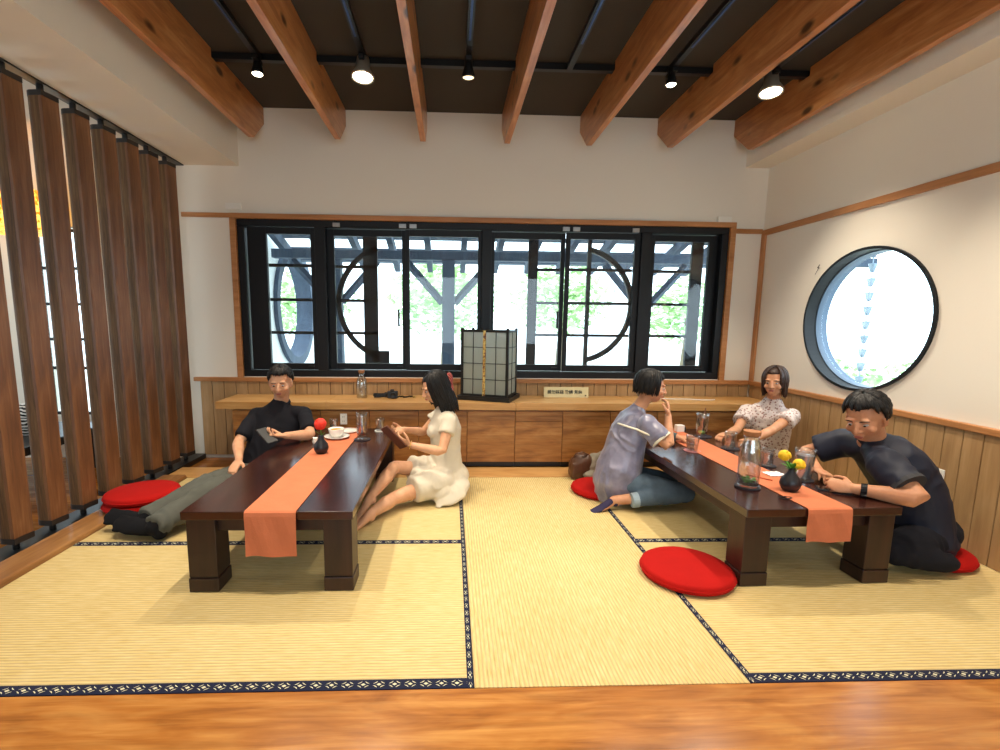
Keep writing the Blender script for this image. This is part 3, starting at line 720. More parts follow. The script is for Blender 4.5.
# shoji table lantern
t = thing('paper_lantern', 'black framed shoji paper lantern standing on the bench top', 'lantern', (.325, 4.165, Z), math.radians(-22))
LB = mat('lantern_black', '141312', .45); PAPER = mat('shoji_paper', 'b9bcb0', .9); N_, L_, b_ = nodes(PAPER); tr_ = N_.new('ShaderNodeBsdfTranslucent'); tr_.inputs[0].default_value = lin('f0f2ee'); mx_ = N_.new('ShaderNodeMixShader'); mx_.inputs[0].default_value = .7
L_.new(b_.outputs[0], mx_.inputs[1]); L_.new(tr_.outputs[0], mx_.inputs[2]); L_.new(mx_.outputs[0], N_['Material Output'].inputs[0])
HX, HY, HT = .195, .135, .575
obj('base_tray', MB().box(-HX-.035, HX+.035, -HY-.035, HY+.035, 0, .022).box(-HX-.035, HX+.035, -HY-.035, -HY-.025, .022, .038).box(-HX-.035, HX+.035, HY+.025, HY+.035, .022, .038).box(-HX-.035, -HX-.025, -HY-.025, HY+.025, .022, .038).box(HX+.025, HX+.035, -HY-.025, HY+.025, .022, .038), LB, t, bevel=.003)
for sx in (-1, 1):
    for sy in (-1, 1):
        p = obj('post', MB().box(sx*HX-.011, sx*HX+.011, sy*HY-.011, sy*HY+.011, .0225, .60), LB, t, bevel=.002)
mb = MB()
for z in (.045, HT): 
    for sy in (-1, 1): mb.box(-HX, HX, sy*HY-.008, sy*HY+.008, z-.009, z+.009)
    for sx in (-1, 1): mb.box(sx*HX-.008, sx*HX+.008, -HY, HY, z-.009, z+.009)
obj('frame', mb, LB, t)
for sy in (-1, 1):
    mb = MB()
    for k in range(1, 4):
        if k == 2: continue
        x = -HX+2*HX*k/4; mb.box(x-.0025, x+.0025, sy*(HY+.003)-.003, sy*(HY+.003)+.003, .05, HT)
    for k in range(1, 4): z = .045+(HT-.045)*k/4; mb.box(-HX, HX, sy*(HY+.003)-.003, sy*(HY+.003)+.003, z-.0025, z+.0025)
    obj('lattice', mb, LB, t)
    obj('paper_panel', MB().box(-HX+.01, HX-.01, sy*HY-.001, sy*HY+.001, .05, HT), PAPER, t)
for sx in (-1, 1):
    mb = MB(); mb.box(sx*(HX+.003)-.003, sx*(HX+.003)+.003, -.0025, .0025, .05, HT)
    for k in range(1, 4): z = .045+(HT-.045)*k/4; mb.box(sx*(HX+.003)-.003, sx*(HX+.003)+.003, -HY, HY, z-.0025, z+.0025)
    obj('lattice', mb, LB, t); obj('paper_panel', MB().box(sx*HX-.001, sx*HX+.001, -HY+.01, HY-.01, .05, HT), PAPER, t)
GB = mat('gold_brocade', 'b08a3a', .6); n_ = noise_n(GB, coords(GB), 60, 2); N_, L_, b_ = nodes(GB); L_.new(ramp(GB, n_, [(.42, '5a2a1c'), (.5, 'c09a48'), (.62, 'd8c078')]), b_.inputs['Base Color'])
obj('brocade_band', MB().box(-.012, .012, -HY-.009, -HY-.0055, .04, HT+.004), GB, t)
# outlets, wall plates, hook
def outlet(label, loc, rz, sx, sz, face='-y', sockets=2, name='wall_outlet'):
    t = thing(name, label, 'outlet', loc, rz)
    obj('face_plate', MB().box(-sx/2, sx/2, -.008 if name == 'wall_outlet' else -.022, -.0005, -sz/2, sz/2), WHITEP, t, bevel=.003)
    mb = MB()
    for k in range(sockets):
        c_ = (k-(sockets-1)/2)*(sx*.4 if sx > sz else 0); cz = 0 if sx > sz else (k-(sockets-1)/2)*sz*.4
        for d in (-.006, .006): mb.box(c_+d-.0012, c_+d+.0012, -.0086, -.0081, cz-.005, cz+.007)
    obj('socket', mb, BLACKM, t); return t
outlet('white double power outlet on the right wainscot behind the man', (XR-.0225, 2.59, .383), PI/2*1, .15, .075); bpy.data.objects['wall_outlet'].rotation_euler = (0, 0, -PI/2)
outlet('small white upright outlet on the bench cabinet behind tea glass', (-.865, CY0-.0005, .41), 0, .055, .09)
outlet('white wall plate above the left end of the window', (-1.825, YW-.0005, 2.137), 0, .13, .05, sockets=1, name='wall_plate')
outlet('white wall plate above the right end of the window', (2.375, YW-.0005, 2.10), 0, .12, .06, sockets=1, name='wall_plate')
t = thing('wall_hook', 'tiny black hook on the wall at upper left of round window', 'hook', (XR, 3.66, 1.625)); obj('pin', MB().tube([(-.001, 0, 0), (-.015, -.0, .002), (-.016, -.02, .02)], .003, 8), BLACKM, t); obj('wire', MB().tube([(-.006, 0, 0), (-.006, .03, -.045)], .0015, 6), BLACKM, t)
# brown bag and folded jacket behind the woman in the grey blouse
LEA = mat('brown_leather', '5a3a26', .45)
def fuse(mb, voxel=.006, it=4, wr=0, wscale=14, seed=0, fac=.5):
    me = bpy.data.meshes.new('tmp'); me.from_pydata([tuple(v) for v in mb.v], [], mb.f); me.update()
    import bmesh
    ob = bpy.data.objects.new('tmp', me); C.objects.link(ob)
    r = ob.modifiers.new('r', 'REMESH'); r.mode = 'VOXEL'; r.voxel_size = voxel; r.use_smooth_shade = True
    s = ob.modifiers.new('s', 'SMOOTH'); s.factor = fac; s.iterations = it
    dg = bpy.context.evaluated_depsgraph_get(); dg.update()
    m2 = bpy.data.meshes.new_from_object(ob.evaluated_get(dg))
    bpy.data.objects.remove(ob); bpy.data.meshes.remove(me)
    if wr:
        m2.update(); N = [v.normal.copy() for v in m2.vertices]; off = Vector((seed*3.1, seed*1.7, seed))
        for v, n in zip(m2.vertices, N):
            p = v.co+off; q = Vector((p.x, p.y, p.z*.6))*wscale+noise.noise_vector(p*6)*.9
            v.co += n*wr*(1-2.2*abs(noise.noise(q)))*(.6+.8*noise.noise(p*5))
    m2.update(); return m2
t = thing('shoulder_bag', 'brown leather bag on the floor against the bench cabinets', 'bag', (1.01, 3.66, .007))
mb = MB().ell((0, .03, .09), (.085, .075, .10)).box(-.075, .075, -.03, .09, .0, .12).ell((.04, .02, .12), (.06, .06, .07)); obj('bag_body', fuse(mb, .007, 6, .008, 12), LEA, t, smooth=True)
obj('strap', MB().tube([(-.06, .03, .15), (-.05, -.02, .2), (.0, -.03, .215), (.05, 0, .19), (.07, .03, .15)], [(.004, .01)]*5, 8, flat=(0, 1, 0)), LEA, t, smooth=True)
t = thing('folded_jacket', 'crumpled grey jacket between the brown bag and the woman', 'jacket', (1.125, 3.66, .012))
mb = MB().ell((0, .03, .08), (.10, .075, .10)).ell((.05, .0, .1), (.07, .06, .1)).ell((0, .0, .03), (.12, .09, .04)); obj('cloth', fuse(mb, .007, 5, .014, 20, 3), fabric('grey_knit', '8e8676', .95, .2), t, smooth=True)

# ------------------------------------------------------------------ outside the windows
struct('floor.002', MB().box(-14, 14, 4.6, 30, -.5, -.35).box(2.95, 14, -8, 4.6, -.5, -.35), mat('pale_gravel', 'cfd0c8', .9))
struct('wall_back.002', round_wall(-2.36, -2.2, 4.56, 9.2, -.45, 3.2, 7.1, 1.37, .80, .78), PLASTER_OUT)
w5 = bpy.data.objects.new('window_5', None); C.objects.link(w5); w5['kind'] = 'structure'
mb = MB(); R = []
for i in range(64):
    a = 2*PI*i/64; R.append([Vector((x, 7.1+(.80+q)*math.cos(a), 1.37+(.78+q)*math.sin(a))) for x, q in ((-2.15, .03), (-2.39, .03), (-2.39, -.09), (-2.15, -.09))])
obj('window_frame', mb.ring(R, closed=True), PORCH, w5)
t = thing('porch', 'dark timber porch with sloping rafters outside the strip window', 'porch', (0, 6.05, -.35))
for x in (-1.38, -.035, 2.35):
    p = obj('post', MB().box(x-.075, x+.075, 5.97, 6.12, -.35, 1.92), PORCH, t, world=True, bevel=.008)
    for s_ in (-1, 1):
        obj('brace', MB().tube([(x+s_*.07, 6.045, 1.42), (x+s_*.50, 6.045, 1.90)], [(.045, .045)]*2, 4, rnd=False), PORCH, t, world=True)
obj('beam', MB().box(-2.1, 5.2, 5.98, 6.11, 1.92, 2.02), PORCH, t, world=True, bevel=.006)
for k in range(17):
    x = -2.05+k*.44; mb = MB(); mb.ring([[Vector((x+s_*.035, y, z+q)) for y, z, q in ((4.62, 2.62, 0), (4.62, 2.62, -.12), (6.9, 1.98, -.12), (6.9, 1.98, 0))] for s_ in (-1, 1)])
    obj('rafter', mb, PORCH, t, world=True)
mb = MB()
for k in range(7):
    y = 4.70+k*.36; z = 2.62-(y-4.62)*.2807; mb.box(-2.1, 5.2, y, y+.22, z+.003, z+.022)
obj('roof_batten', mb, PORCH, t, world=True)
CH = mat('rain_chain_metal', '8fa0b4', .4, .5)
t = thing('rain_chain', 'chain of little metal cups hanging outside the round window', 'rain chain', (3.32, 3.86, .45))
obj('link_wire', MB().tube([(0, 0, -.7), (0, 0, 1.6)], .004, 6), CH, t)
for k in range(20):
    z = -.62+k*.112; obj('chain_cup', MB().lathe([(.006, z), (.014, z), (.03, z+.062), (.032, z+.066), (.027, z+.062), (.006, z+.01)], n=16), CH, t, smooth=True)
t = thing('chain_bracket', 'metal bracket holding the rain chain under the eaves', 'bracket', (3.32, 3.86, 2.0)); obj('arm', MB().tube([(-.41, 0, .12), (0, 0, .12), (0, 0, .05)], .012, 8), CH, t)
LEAF = mat('pale_foliage', 'a8cc84', .8); n_ = noise_n(LEAF, coords(LEAF), 3, 3); N_, L_, b_ = nodes(LEAF); L_.new(ramp(LEAF, n_, [(.3, 'a4cc92'), (.7, 'dceebc')]), b_.inputs['Base Color'])
BARK = mat('bark', '8a7a66', .9)
def tree(label, x, y, h, r, seed):
    t = thing('tree', label, 'tree', (x, y, -.36), 0, 'trees beyond the porch'); rn = random.Random(seed)
    obj('trunk', MB().tube([(0, 0, 0), (.05, 0, h*.4), (0, .05, h*.75)], [.12, .09, .04], 10), BARK, t, smooth=True)
    mb = MB()
    for k in range(900):
        a = rn.uniform(0, 2*PI); e = rn.uniform(-1, 1); q = rn.random()**.4
        p = Vector((math.cos(a)*math.sqrt(1-e*e)*r*q, math.sin(a)*math.sqrt(1-e*e)*r*q, h*.72+e*h*.36*q)); p *= 1+.12*noise.noise(p*2)
        d = Vector((rn.uniform(-1, 1), rn.uniform(-1, 1), rn.uniform(-.6, .6))); leaf(mb, p, d, .28, .09)
    obj('crown', mb, LEAF, t)
tree('pale leafy tree seen through the middle panes', -.2, 13.5, 3.0, 1.5, 1); tree('pale leafy tree left of the porch post', -4.6, 16, 2.8, 1.5, 2); tree('pale leafy tree right of the paper lantern', 3.4, 15.5, 3.2, 1.6, 4)
tree('pale leafy tree on the far right beyond the porch', 7.2, 15, 2.7, 1.6, 5)
t = thing('hedge', 'low pale green shrubs below the round window view', 'hedge', (8.5, 7.5, -.36)); rn = random.Random(9); mb = MB()
for k in range(1600): leaf(mb, (rn.uniform(-1, 1), rn.uniform(-5, 4), rn.uniform(.05, .8)), (rn.uniform(-1, 1), rn.uniform(-1, 1), rn.uniform(-.5, 1)), .2, .06)
obj('foliage', mb, LEAF, t)
# ------------------------------------------------------------------ side room behind the louvers
t = thing('dining_table', 'dark table of the side room seen between the louvers', 'table', (-3.35, 3.6, -.029))
obj('tabletop', MB().box(-.6, .5, -.8, .6, .30, .36), BLACKM, t, bevel=.004)
for sx in (-.52, .36):
    for sy in (-.72, .46): obj('leg', MB().box(sx, sx+.08, sy, sy+.08, 0, .2995), BLACKM, t)
ZB = mat('zebra_stripes', 'e8e6e0', .9); N_, L_, b_ = nodes(ZB); w_ = N_.new('ShaderNodeTexWave'); w_.bands_direction = 'Z'; w_.inputs['Scale'].default_value = 14; w_.inputs['Distortion'].default_value = 6; L_.new(coords(ZB), w_.inputs['Vector']); L_.new(ramp(ZB, w_.outputs['Fac'], [(.46, '16140f'), (.54, 'e8e6e0')]), b_.inputs['Base Color'])
t = thing('striped_cushion', 'black and white striped cushion behind the nearest louvers', 'cushion', (-3.15, 3.72, .332)); obj('cover', MB().ell((0, 0, .105), (.17, .08, .13)), ZB, t, smooth=True)
AM = emis('amber_glow', 'f0a020', 1.6); n_ = noise_n(AM, coords(AM), 30, 2); N_, L_, b_ = nodes(AM); L_.new(ramp(AM, n_, [(.45, 'c86a08'), (.55, 'ffd060')]), b_.inputs['Emission Color'])
t = thing('pendant_lamp', 'amber glowing woven pendant lamp in the side room', 'lamp', (-3.42, 4.0, 1.85)); obj('lamp_shade', MB().lathe([(.30, 0), (.32, .02), (.28, .30), (.10, .34), (.09, .33), (.27, .28), (.30, .02)], n=32), AM, t, smooth=True); obj('cord', MB().tube([(0, 0, .33), (0, 0, .765)], .006, 6), BLACKM, t)
#__PEOPLE__
# ------------------------------------------------------------------ people
def V(*a): return Vector(a)
def skin_mat(name, col, deep):
    m = mat(name, col, .5, spec=.35); N, L, b = nodes(m)
    n = noise_n(m, coords(m), 14, 3); L.new(mix(m, ramp(m, n, [(.35, (0.0,)*3), (.7, (1,)*3)]), deep, col), b.inputs['Base Color'])
    b.inputs['Subsurface Weight'].default_value = .06; b.inputs['Subsurface Radius'].default_value = (.5, .2, .1); b.inputs['Subsurface Scale'].default_value = .02
    return m
HAIRB = mat('black_hair', '0d0b0b', .5, spec=.35); HAIRBR = mat('brown_hair', '38241a', .5, spec=.35)
EYEW = mat('eye_white', 'c4bab2', .6, spec=.1); IRIS = mat('dark_iris', '1c120c', .2); LIP = mat('lip_colour', 'a85a4e', .45)
def lerp(a, b, t): return a+(b-a)*t
def hand(mb, wr, d, n, side, curl=.5, s=1.0, spread=1.0):
    """palm, four jointed fingers and a side thumb. d: wrist to knuckles, n: palm facing, side: +1/-1 where the thumb leaves"""
    d = d.normalized(); n = (n-d*n.dot(d)).normalized(); w = d.cross(n)*side; s *= .93
    kn = wr+d*.082*s
    mb.tube([wr-d*.01, wr+d*.03*s, wr+d*.06*s, kn], [(.023*s, .018*s), (.033*s, .016*s), (.038*s, .0145*s), (.037*s, .011*s)], 16, flat=n)
    for k, (off, L_, r) in enumerate(((.029, .068, .0088), (.0098, .076, .0090), (-.0096, .071, .0086), (-.0285, .056, .0076))):
        p = kn+w*off*s*1.02-d*(.004 if k != 3 else .012)*s; a = 0; P = [p-d*.012*s, p]; q = p
        for j, fr in enumerate((.45, .30, .25)):
            a += curl*(.75, 1.0, .7)[j]*(1+.08*k)
            dd = (d*math.cos(a)+n*math.sin(a)+w*off*.9*spread*(1 if j == 0 else .6)).normalized(); q = q+dd*L_*fr*s; P.append(q)
        mb.tube(P, [r*s, r*s, r*.93*s, r*.86*s, r*.72*s], 10)
    p = wr+d*.022*s+w*.024*s; q = p+(d*.55+w*.75+n*.35).normalized()*.036*s; t = q+(d*.85+w*.25+n*(.3+.4*curl)).normalized()*.030*s; u = t+(d*.9-w*.05+n*(.2+.6*curl)).normalized()*.022*s
    mb.tube([p, q, t, u], [.014*s, .0115*s, .0100*s, .008*s], 10)
def arm(mb, sh, el, wr, s=1, fat=1):
    a = lambda t: lerp(sh, el, t); b = lambda t: lerp(el, wr, t)
    mb.tube([a(0), a(.3), a(.65), a(.95), b(.12), b(.35), b(.7), wr+(wr-el).normalized()*.006], [.045*s*fat, .043*s*fat, .038*s*fat, .034*s*fat, .037*s*fat, .036*s*fat, .028*s*fat, .0225*s], 14)
def leg(mb, hp, kn, an, s=1, fat=1):
    a = lambda t: lerp(hp, kn, t); b = lambda t: lerp(kn, an, t)
    mb.tube([a(0), a(.35), a(.75), a(.97)], [.078*s*fat, .073*s*fat, .056*s*fat, .049*s*fat], 16)
    cal = (kn-hp).normalized(); 
    mb.tube([b(0), b(.12), b(.3), b(.6), b(.9), an], [.049*s*fat, .047*s*fat, .052*s*fat, .042*s*fat, .030*s, .030*s], 16)
def foot(mb, an, d, up, s=1):
    d = d.normalized(); up = (up-d*up.dot(d)).normalized()
    mb.ell(an-d*.018*s-up*.018*s, (.03*s, .034*s, .032*s), None, 14, 8)
    mb.tube([an-up*.005*s, an+d*.05*s-up*.022*s, an+d*.11*s-up*.036*s, an+d*.155*s-up*.042*s], [(.028*s, .030*s), (.035*s, .026*s), (.042*s, .018*s), (.036*s, .012*s)], 16, flat=up)
    w = d.cross(up)
    for k in range(5):
        o = (-.030+.0145*k)*s; L_ = (.030-.0035*abs(k-3))*s; mb.tube([an+d*.150*s+w*o-up*.043*s, an+d*(.150*s+L_)+w*o*1.05-up*.047*s], [.0085*s if k < 4 else .011*s]*2, 8)
def head_frame(c, fwd, up, s):
    y = fwd.normalized(); up = (up-y*up.dot(y)).normalized(); x = y.cross(up)
    B = Matrix((x, y, up)).transposed()
    return lambda *p: c+B @ (Vector(p)*s), B
def head(mb, F, B, s, neck_base, nr=.052):
    E = lambda c, r: mb.ell(F(*c), tuple(q*s for q in r), B, 24, 16)
    E((0, -.016, .028), (.074, .092, .084)); E((0, .016, -.020), (.064, .072, .082)); E((0, .030, -.072), (.040, .042, .034)); E((0, .0, -.05), (.057, .062, .045))
    mb.tube([F(0, .082, .012), F(0, .098, -.016), F(0, .102, -.028)], [.007*s, .010*s, .012*s], 10)
    for q in (-1, 1):
        E((q*.012, .092, -.030), (.008, .009, .007)); E((q*.076, -.006, -.008), (.008, .019, .030)); E((q*.071, -.002, -.03), (.008, .010, .012))
        E((q*.030, .072, .026), (.024, .012, .007)); E((q*.040, .056, -.028), (.022, .022, .020))
    E((0, .084, -.052), (.022, .010, .006)); E((0, .082, -.062), (.018, .010, .006))
    mb.tube([F(0, -.022, -.02), F(0, -.024, -.07), lerp(F(0, -.024, -.07), neck_base, .6), neck_base], [nr*s, nr*.98*s, nr*1.0*s, nr*1.15*s], 18)
def lock(mb, F, s, ph, th0, th1, drop, r=.007, infl=1.03, cx=.078, cy=.098, cz=.090, wav=.004, seed=0, inward=0., toward=None):
    P = []; n = 7
    for k in range(n):
        th = th0+(th1-th0)*k/(n-1); q = infl+.012*math.sin(seed+k)
        P.append(F(cx*q*math.sin(th)*math.sin(ph), -.018+cy*q*math.sin(th)*-math.cos(ph), .030+cz*q*math.cos(th)))
    e = Vector((cx*math.sin(th1)*math.sin(ph)*infl, -.018-cy*math.sin(th1)*math.cos(ph)*infl, .030+cz*math.cos(th1)*infl))
    m = max(2, int(abs(drop)/.025))
    for k in range(1, m+1):
        t = k/m; P.append(F(e.x*(1-inward*t)+wav*math.sin(seed*3+k*1.3), e.y*(1-inward*t)+wav*math.cos(seed*2+k), e.z-drop*t))
    L_ = len(P); R = [(r*s*(.55+.45*min(1, i/2))*(1 if i < L_-3 else (.75, .5, .18)[i-L_+3])) for i in range(L_)]
    mb.tube(P, R, 6)
def hair(parent, F, B, s, style, m, seed=1, name='hair'):
    rn = random.Random(seed); mb = MB()
    # close-fitting cap, face area drawn in under the skin
    n1, n2 = 40, 26; rings = []
    for i in range(n2+1):
        th = .03+(PI*.80-.03)*i/n2; R = []
        for j in range(n1):
            ph = 2*PI*j/n1; d = Vector((math.sin(th)*math.sin(ph), -math.sin(th)*math.cos(ph), math.cos(th)))
            front = max(0, d.y); low = -.20+.0*abs(d.x)
            k = 1.055+.02*noise.noise(d*6+Vector((seed, 0, 0)))
            lim = .55 if style != 'fringe' else .30
            if d.y > .12 and d.z < lim+.5*(1-front)*0: k = .86
            if abs(d.y) <= .12 and d.z < -.35: k = .86
            if style == 'short' and d.z < -.55: k = .84
            R.append(F(.0765*k*d.x, -.017+.095*k*d.y, .030+.088*k*d.z))
        rings.append(R)
    mb.ring(rings)
    if style == 'short':
        for i in range(230):
            ph = rn.uniform(-2.2, 2.2); th0 = rn.uniform(.05, 1.35)
            if abs(ph) > 1.75: th0 = min(th0, .8)
            lock(mb, F, s, ph+rn.uniform(-.1, .1), th0, th0+rn.uniform(.35, .6), .012, .0075, 1.06+rn.random()*.05, seed=i)
        for i in range(50):   # forelock over the brow
            ph = PI+rn.uniform(-.95, .95); lock(mb, F, s, ph, rn.uniform(.1, .5), rn.uniform(.80, 1.02), .010, .007, 1.08+rn.random()*.03, seed=i)
    if style in ('bob', 'long', 'fringe'):
        D = {'bob': .15, 'fringe': .085, 'long': .26}[style]
        for i in range(210):
            ph = rn.uniform(-2.05, 2.05); side = abs(ph) > 1.5
            lock(mb, F, s, ph, rn.uniform(.08, .7), 1.50+rn.uniform(0, .1), D*(rn.uniform(.82, 1.05)), .0088, 1.07+rn.random()*.06, seed=i, wav=.003, inward=(.22 if style == 'bob' else .12)*rn.random())
        for i in range(60):
            sg = 1 if i % 2 else -1; ph = PI-sg*rn.uniform(.15 if style == 'fringe' else .75, 1.15)
            if style == 'fringe' or abs(abs(ph)-PI) > .5: lock(mb, F, s, ph, rn.uniform(.1, .4), 1.0 if style == 'fringe' else 1.3, .012 if style == 'fringe' else D*.7, .007, 1.08, seed=i)
    return obj(name, mb, m, parent, smooth=True, world=True)
def face_bits(parent, F, B, s, lips=LIP, brow=None):
    for q in (-1, 1):
        e = obj('eye', MB().ell(F(q*.030, .0735, .002), (.0115*s, .0100*s, .0052*s), B, 14, 8), EYEW, parent, smooth=True, world=True)
        obj('iris', MB().ell(F(q*.030, .0835, .001), (.0058*s, .0022*s, .0050*s), B, 12, 6), IRIS, e, smooth=True, world=True)
        obj('eyebrow', MB().tube([F(q*.014, .089, .022), F(q*.030, .089, .027), F(q*.048, .078, .022)], [.0022*s, .003*s, .0018*s], 6), brow or HAIRB, parent, world=True)
    obj('lips', MB().ell(F(0, .0925, -.054), (.021*s, .005*s, .0035*s), B, 16, 6).ell(F(0, .0905, -.0605), (.017*s, .006*s, .0042*s), B, 16, 6), lips, parent, smooth=True, world=True)
def torso(mb, pts, fw, R, rnd=True, n=24):
    mb.tube(pts, R, n, flat=fw, rnd=rnd)
def garment(name, parent, mb, m, voxel=.008, it=5, wr=.006, ws=13, seed=0):
    return obj(name, fuse(mb, voxel, it, wr, ws, seed), m, parent, smooth=True, world=True)
def body(parent, mb, m): return obj('body', fuse(mb, .0042, 4, fac=.5), m, parent, smooth=True, world=True)
def traps(mb, neck, a, b, r):
    for q in (a, b): mb.tube([neck+V(0, 0, -.028), lerp(neck+V(0, 0, -.035), q, .55), q], [r*.75, r*.95, r], 14)
def sleeve(mb, sh, el, t, r0, r1, wr=None, n=18):
    mb.tube([lerp(sh, el, -.08), lerp(sh, el, .2), lerp(sh, el, t*.7), lerp(sh, el, t)], [r0*.9, r0, (r0+r1)/2, r1], n, rnd=False)
    mb.ell(sh, (r0, r0, r0))

# --- man in black polo, left of the left table, legs stretched towards the louvers
def man_in_polo():
    r = thing('person', 'man in black polo shirt and grey trousers, legs stretched out, holding a phone', 'person', (-1.28, 3.42, .002)); s = .97
    hip, neck, hd = V(-1.325, 3.46, .13), V(-1.235, 3.58, .585), V(-1.215, 3.535, .758)
    fw = V(.03, -1, .18); F, B = head_frame(hd, V(.12, -.93, -.22), V(0, -.1, 1), s)
    shR, shL = V(-1.405, 3.55, .515), V(-1.06, 3.55, .525)
    elR, wrR = V(-1.46, 3.36, .36), V(-1.365, 3.14, .30)
    elL, wrL = V(-.965, 3.36, .415), V(-1.075, 3.19, .45)
    sk = skin_mat('tan_skin', 'd8a684', 'c8926e'); mb = MB()
    torso(mb, [hip, lerp(hip, neck, .3), lerp(hip, neck, .65), lerp(hip, neck, .88), neck], fw, [(.15, .10), (.13, .095), (.15, .1), (.14, .075), (.06, .055)])
    head(mb, F, B, s, neck+V(0, .0, 0), .054)
    arm(mb, shR, elR, wrR, 1.02); arm(mb, shL, elL, wrL, 1.02)
    hand(mb, wrR, V(-.10, -.60, -.35), V(.1, .1, -1), 1, .35, 1.0); hand(mb, wrL, V(-.8, -.45, .12), V(-.1, .1, 1), 1, .55, 1.0)
    body(r, mb, sk); face_bits(r, F, B, s); hair(r, F, B, s, 'short', HAIRB, 2)
    BP = fabric('black_polo_cloth', '17171d', .85, .25, 300, .25); mb = MB()
    torso(mb, [hip+V(0, 0, -.02), lerp(hip, neck, .25), lerp(hip, neck, .55), lerp(hip, neck, .8), lerp(hip, neck, .92), neck+V(0, 0, .012)], fw, [(.168, .125), (.165, .122), (.168, .12), (.165, .098), (.125, .08), (.066, .064)])
    sleeve(mb, shR, elR, .80, .050, .053); sleeve(mb, shL, elL, .78, .050, .054); traps(mb, neck, shR, shL, .050)
    sh = garment('polo_shirt', r, mb, BP, wr=.008, seed=1)
    mb = MB(); mb.tube([neck+V(.062*math.cos(a), .058*math.sin(a)-.006, .018+.02*math.sin(a)) for a in [2*PI*k/18 for k in range(18)]], [(.010, .014)]*18, 8, closed=True)
    mb.tube([neck+V(-.05, -.05, .0), neck+V(-.025, -.085, -.045)], [(.02, .005)]*2, 8, flat=(0, 1, 0)); mb.tube([neck+V(.05, -.05, .0), neck+V(.028, -.085, -.045)], [(.02, .005)]*2, 8, flat=(0, 1, 0)); obj('collar', mb, BP, r, smooth=True, world=True)
    mb = MB(); mb.ell(neck+V(0, -.07, -.022), (.022, .012, .03)); obj('undershirt', mb, mat('white_cotton', 'e8e4dc', .8), r, smooth=True, world=True)
    mb = MB(); kR, aR = V(-1.52, 3.04, .17), V(-1.70, 2.70, .085); kL, aL = V(-1.44, 2.98, .17), V(-1.60, 2.60, .080)
    hR, hL = V(-1.36, 3.42, .115), V(-1.19, 3.40, .115)
    mb.ell(hip, (.165, .13, .12))
    for h, k, a in ((hR, kR, aR), (hL, kL, aL)):
        mb.tube([h, lerp(h, k, .4), lerp(h, k, .9)], [.094, .088, .072], 20); mb.ell(k, (.07, .07, .068)); mb.tube([k, lerp(k, a, .4), lerp(k, a, .85), lerp(k, a, 1.0)], [.070, .066, .062, .066], 20, rnd=False)
    garment('trousers', r, mb, fabric('grey_trouser_cloth', '565750', .9, .15, 300, .3), wr=.010, ws=11, seed=4)
    SO = fabric('black_sock', '111114', .95, .1, 400, .4)
    for a, k, dx in ((aR, kR, -.15), (aL, kL, .0)):
        mb = MB(); d = V(-.92, .10+dx*.5, .22); mb.tube([lerp(a, k, .15), a], [.046, .045], 14); foot(mb, a+V(0, 0, -.006), d.normalized()*1.0, V(.1, -.6, .8), 1.34)
        garment('sock', r, mb, SO, .006, 6, .001)
    return wrL
man_in_polo()
t = slab('smartphone', 'black smartphone held by the man in the black polo shirt', 'phone', -1.175, 3.125, .462, .070, .140, .009, .0, BLACKM, mat('phone_screen_off', '08090b', .45))
t.rotation_euler = (.55, -.1, .9)

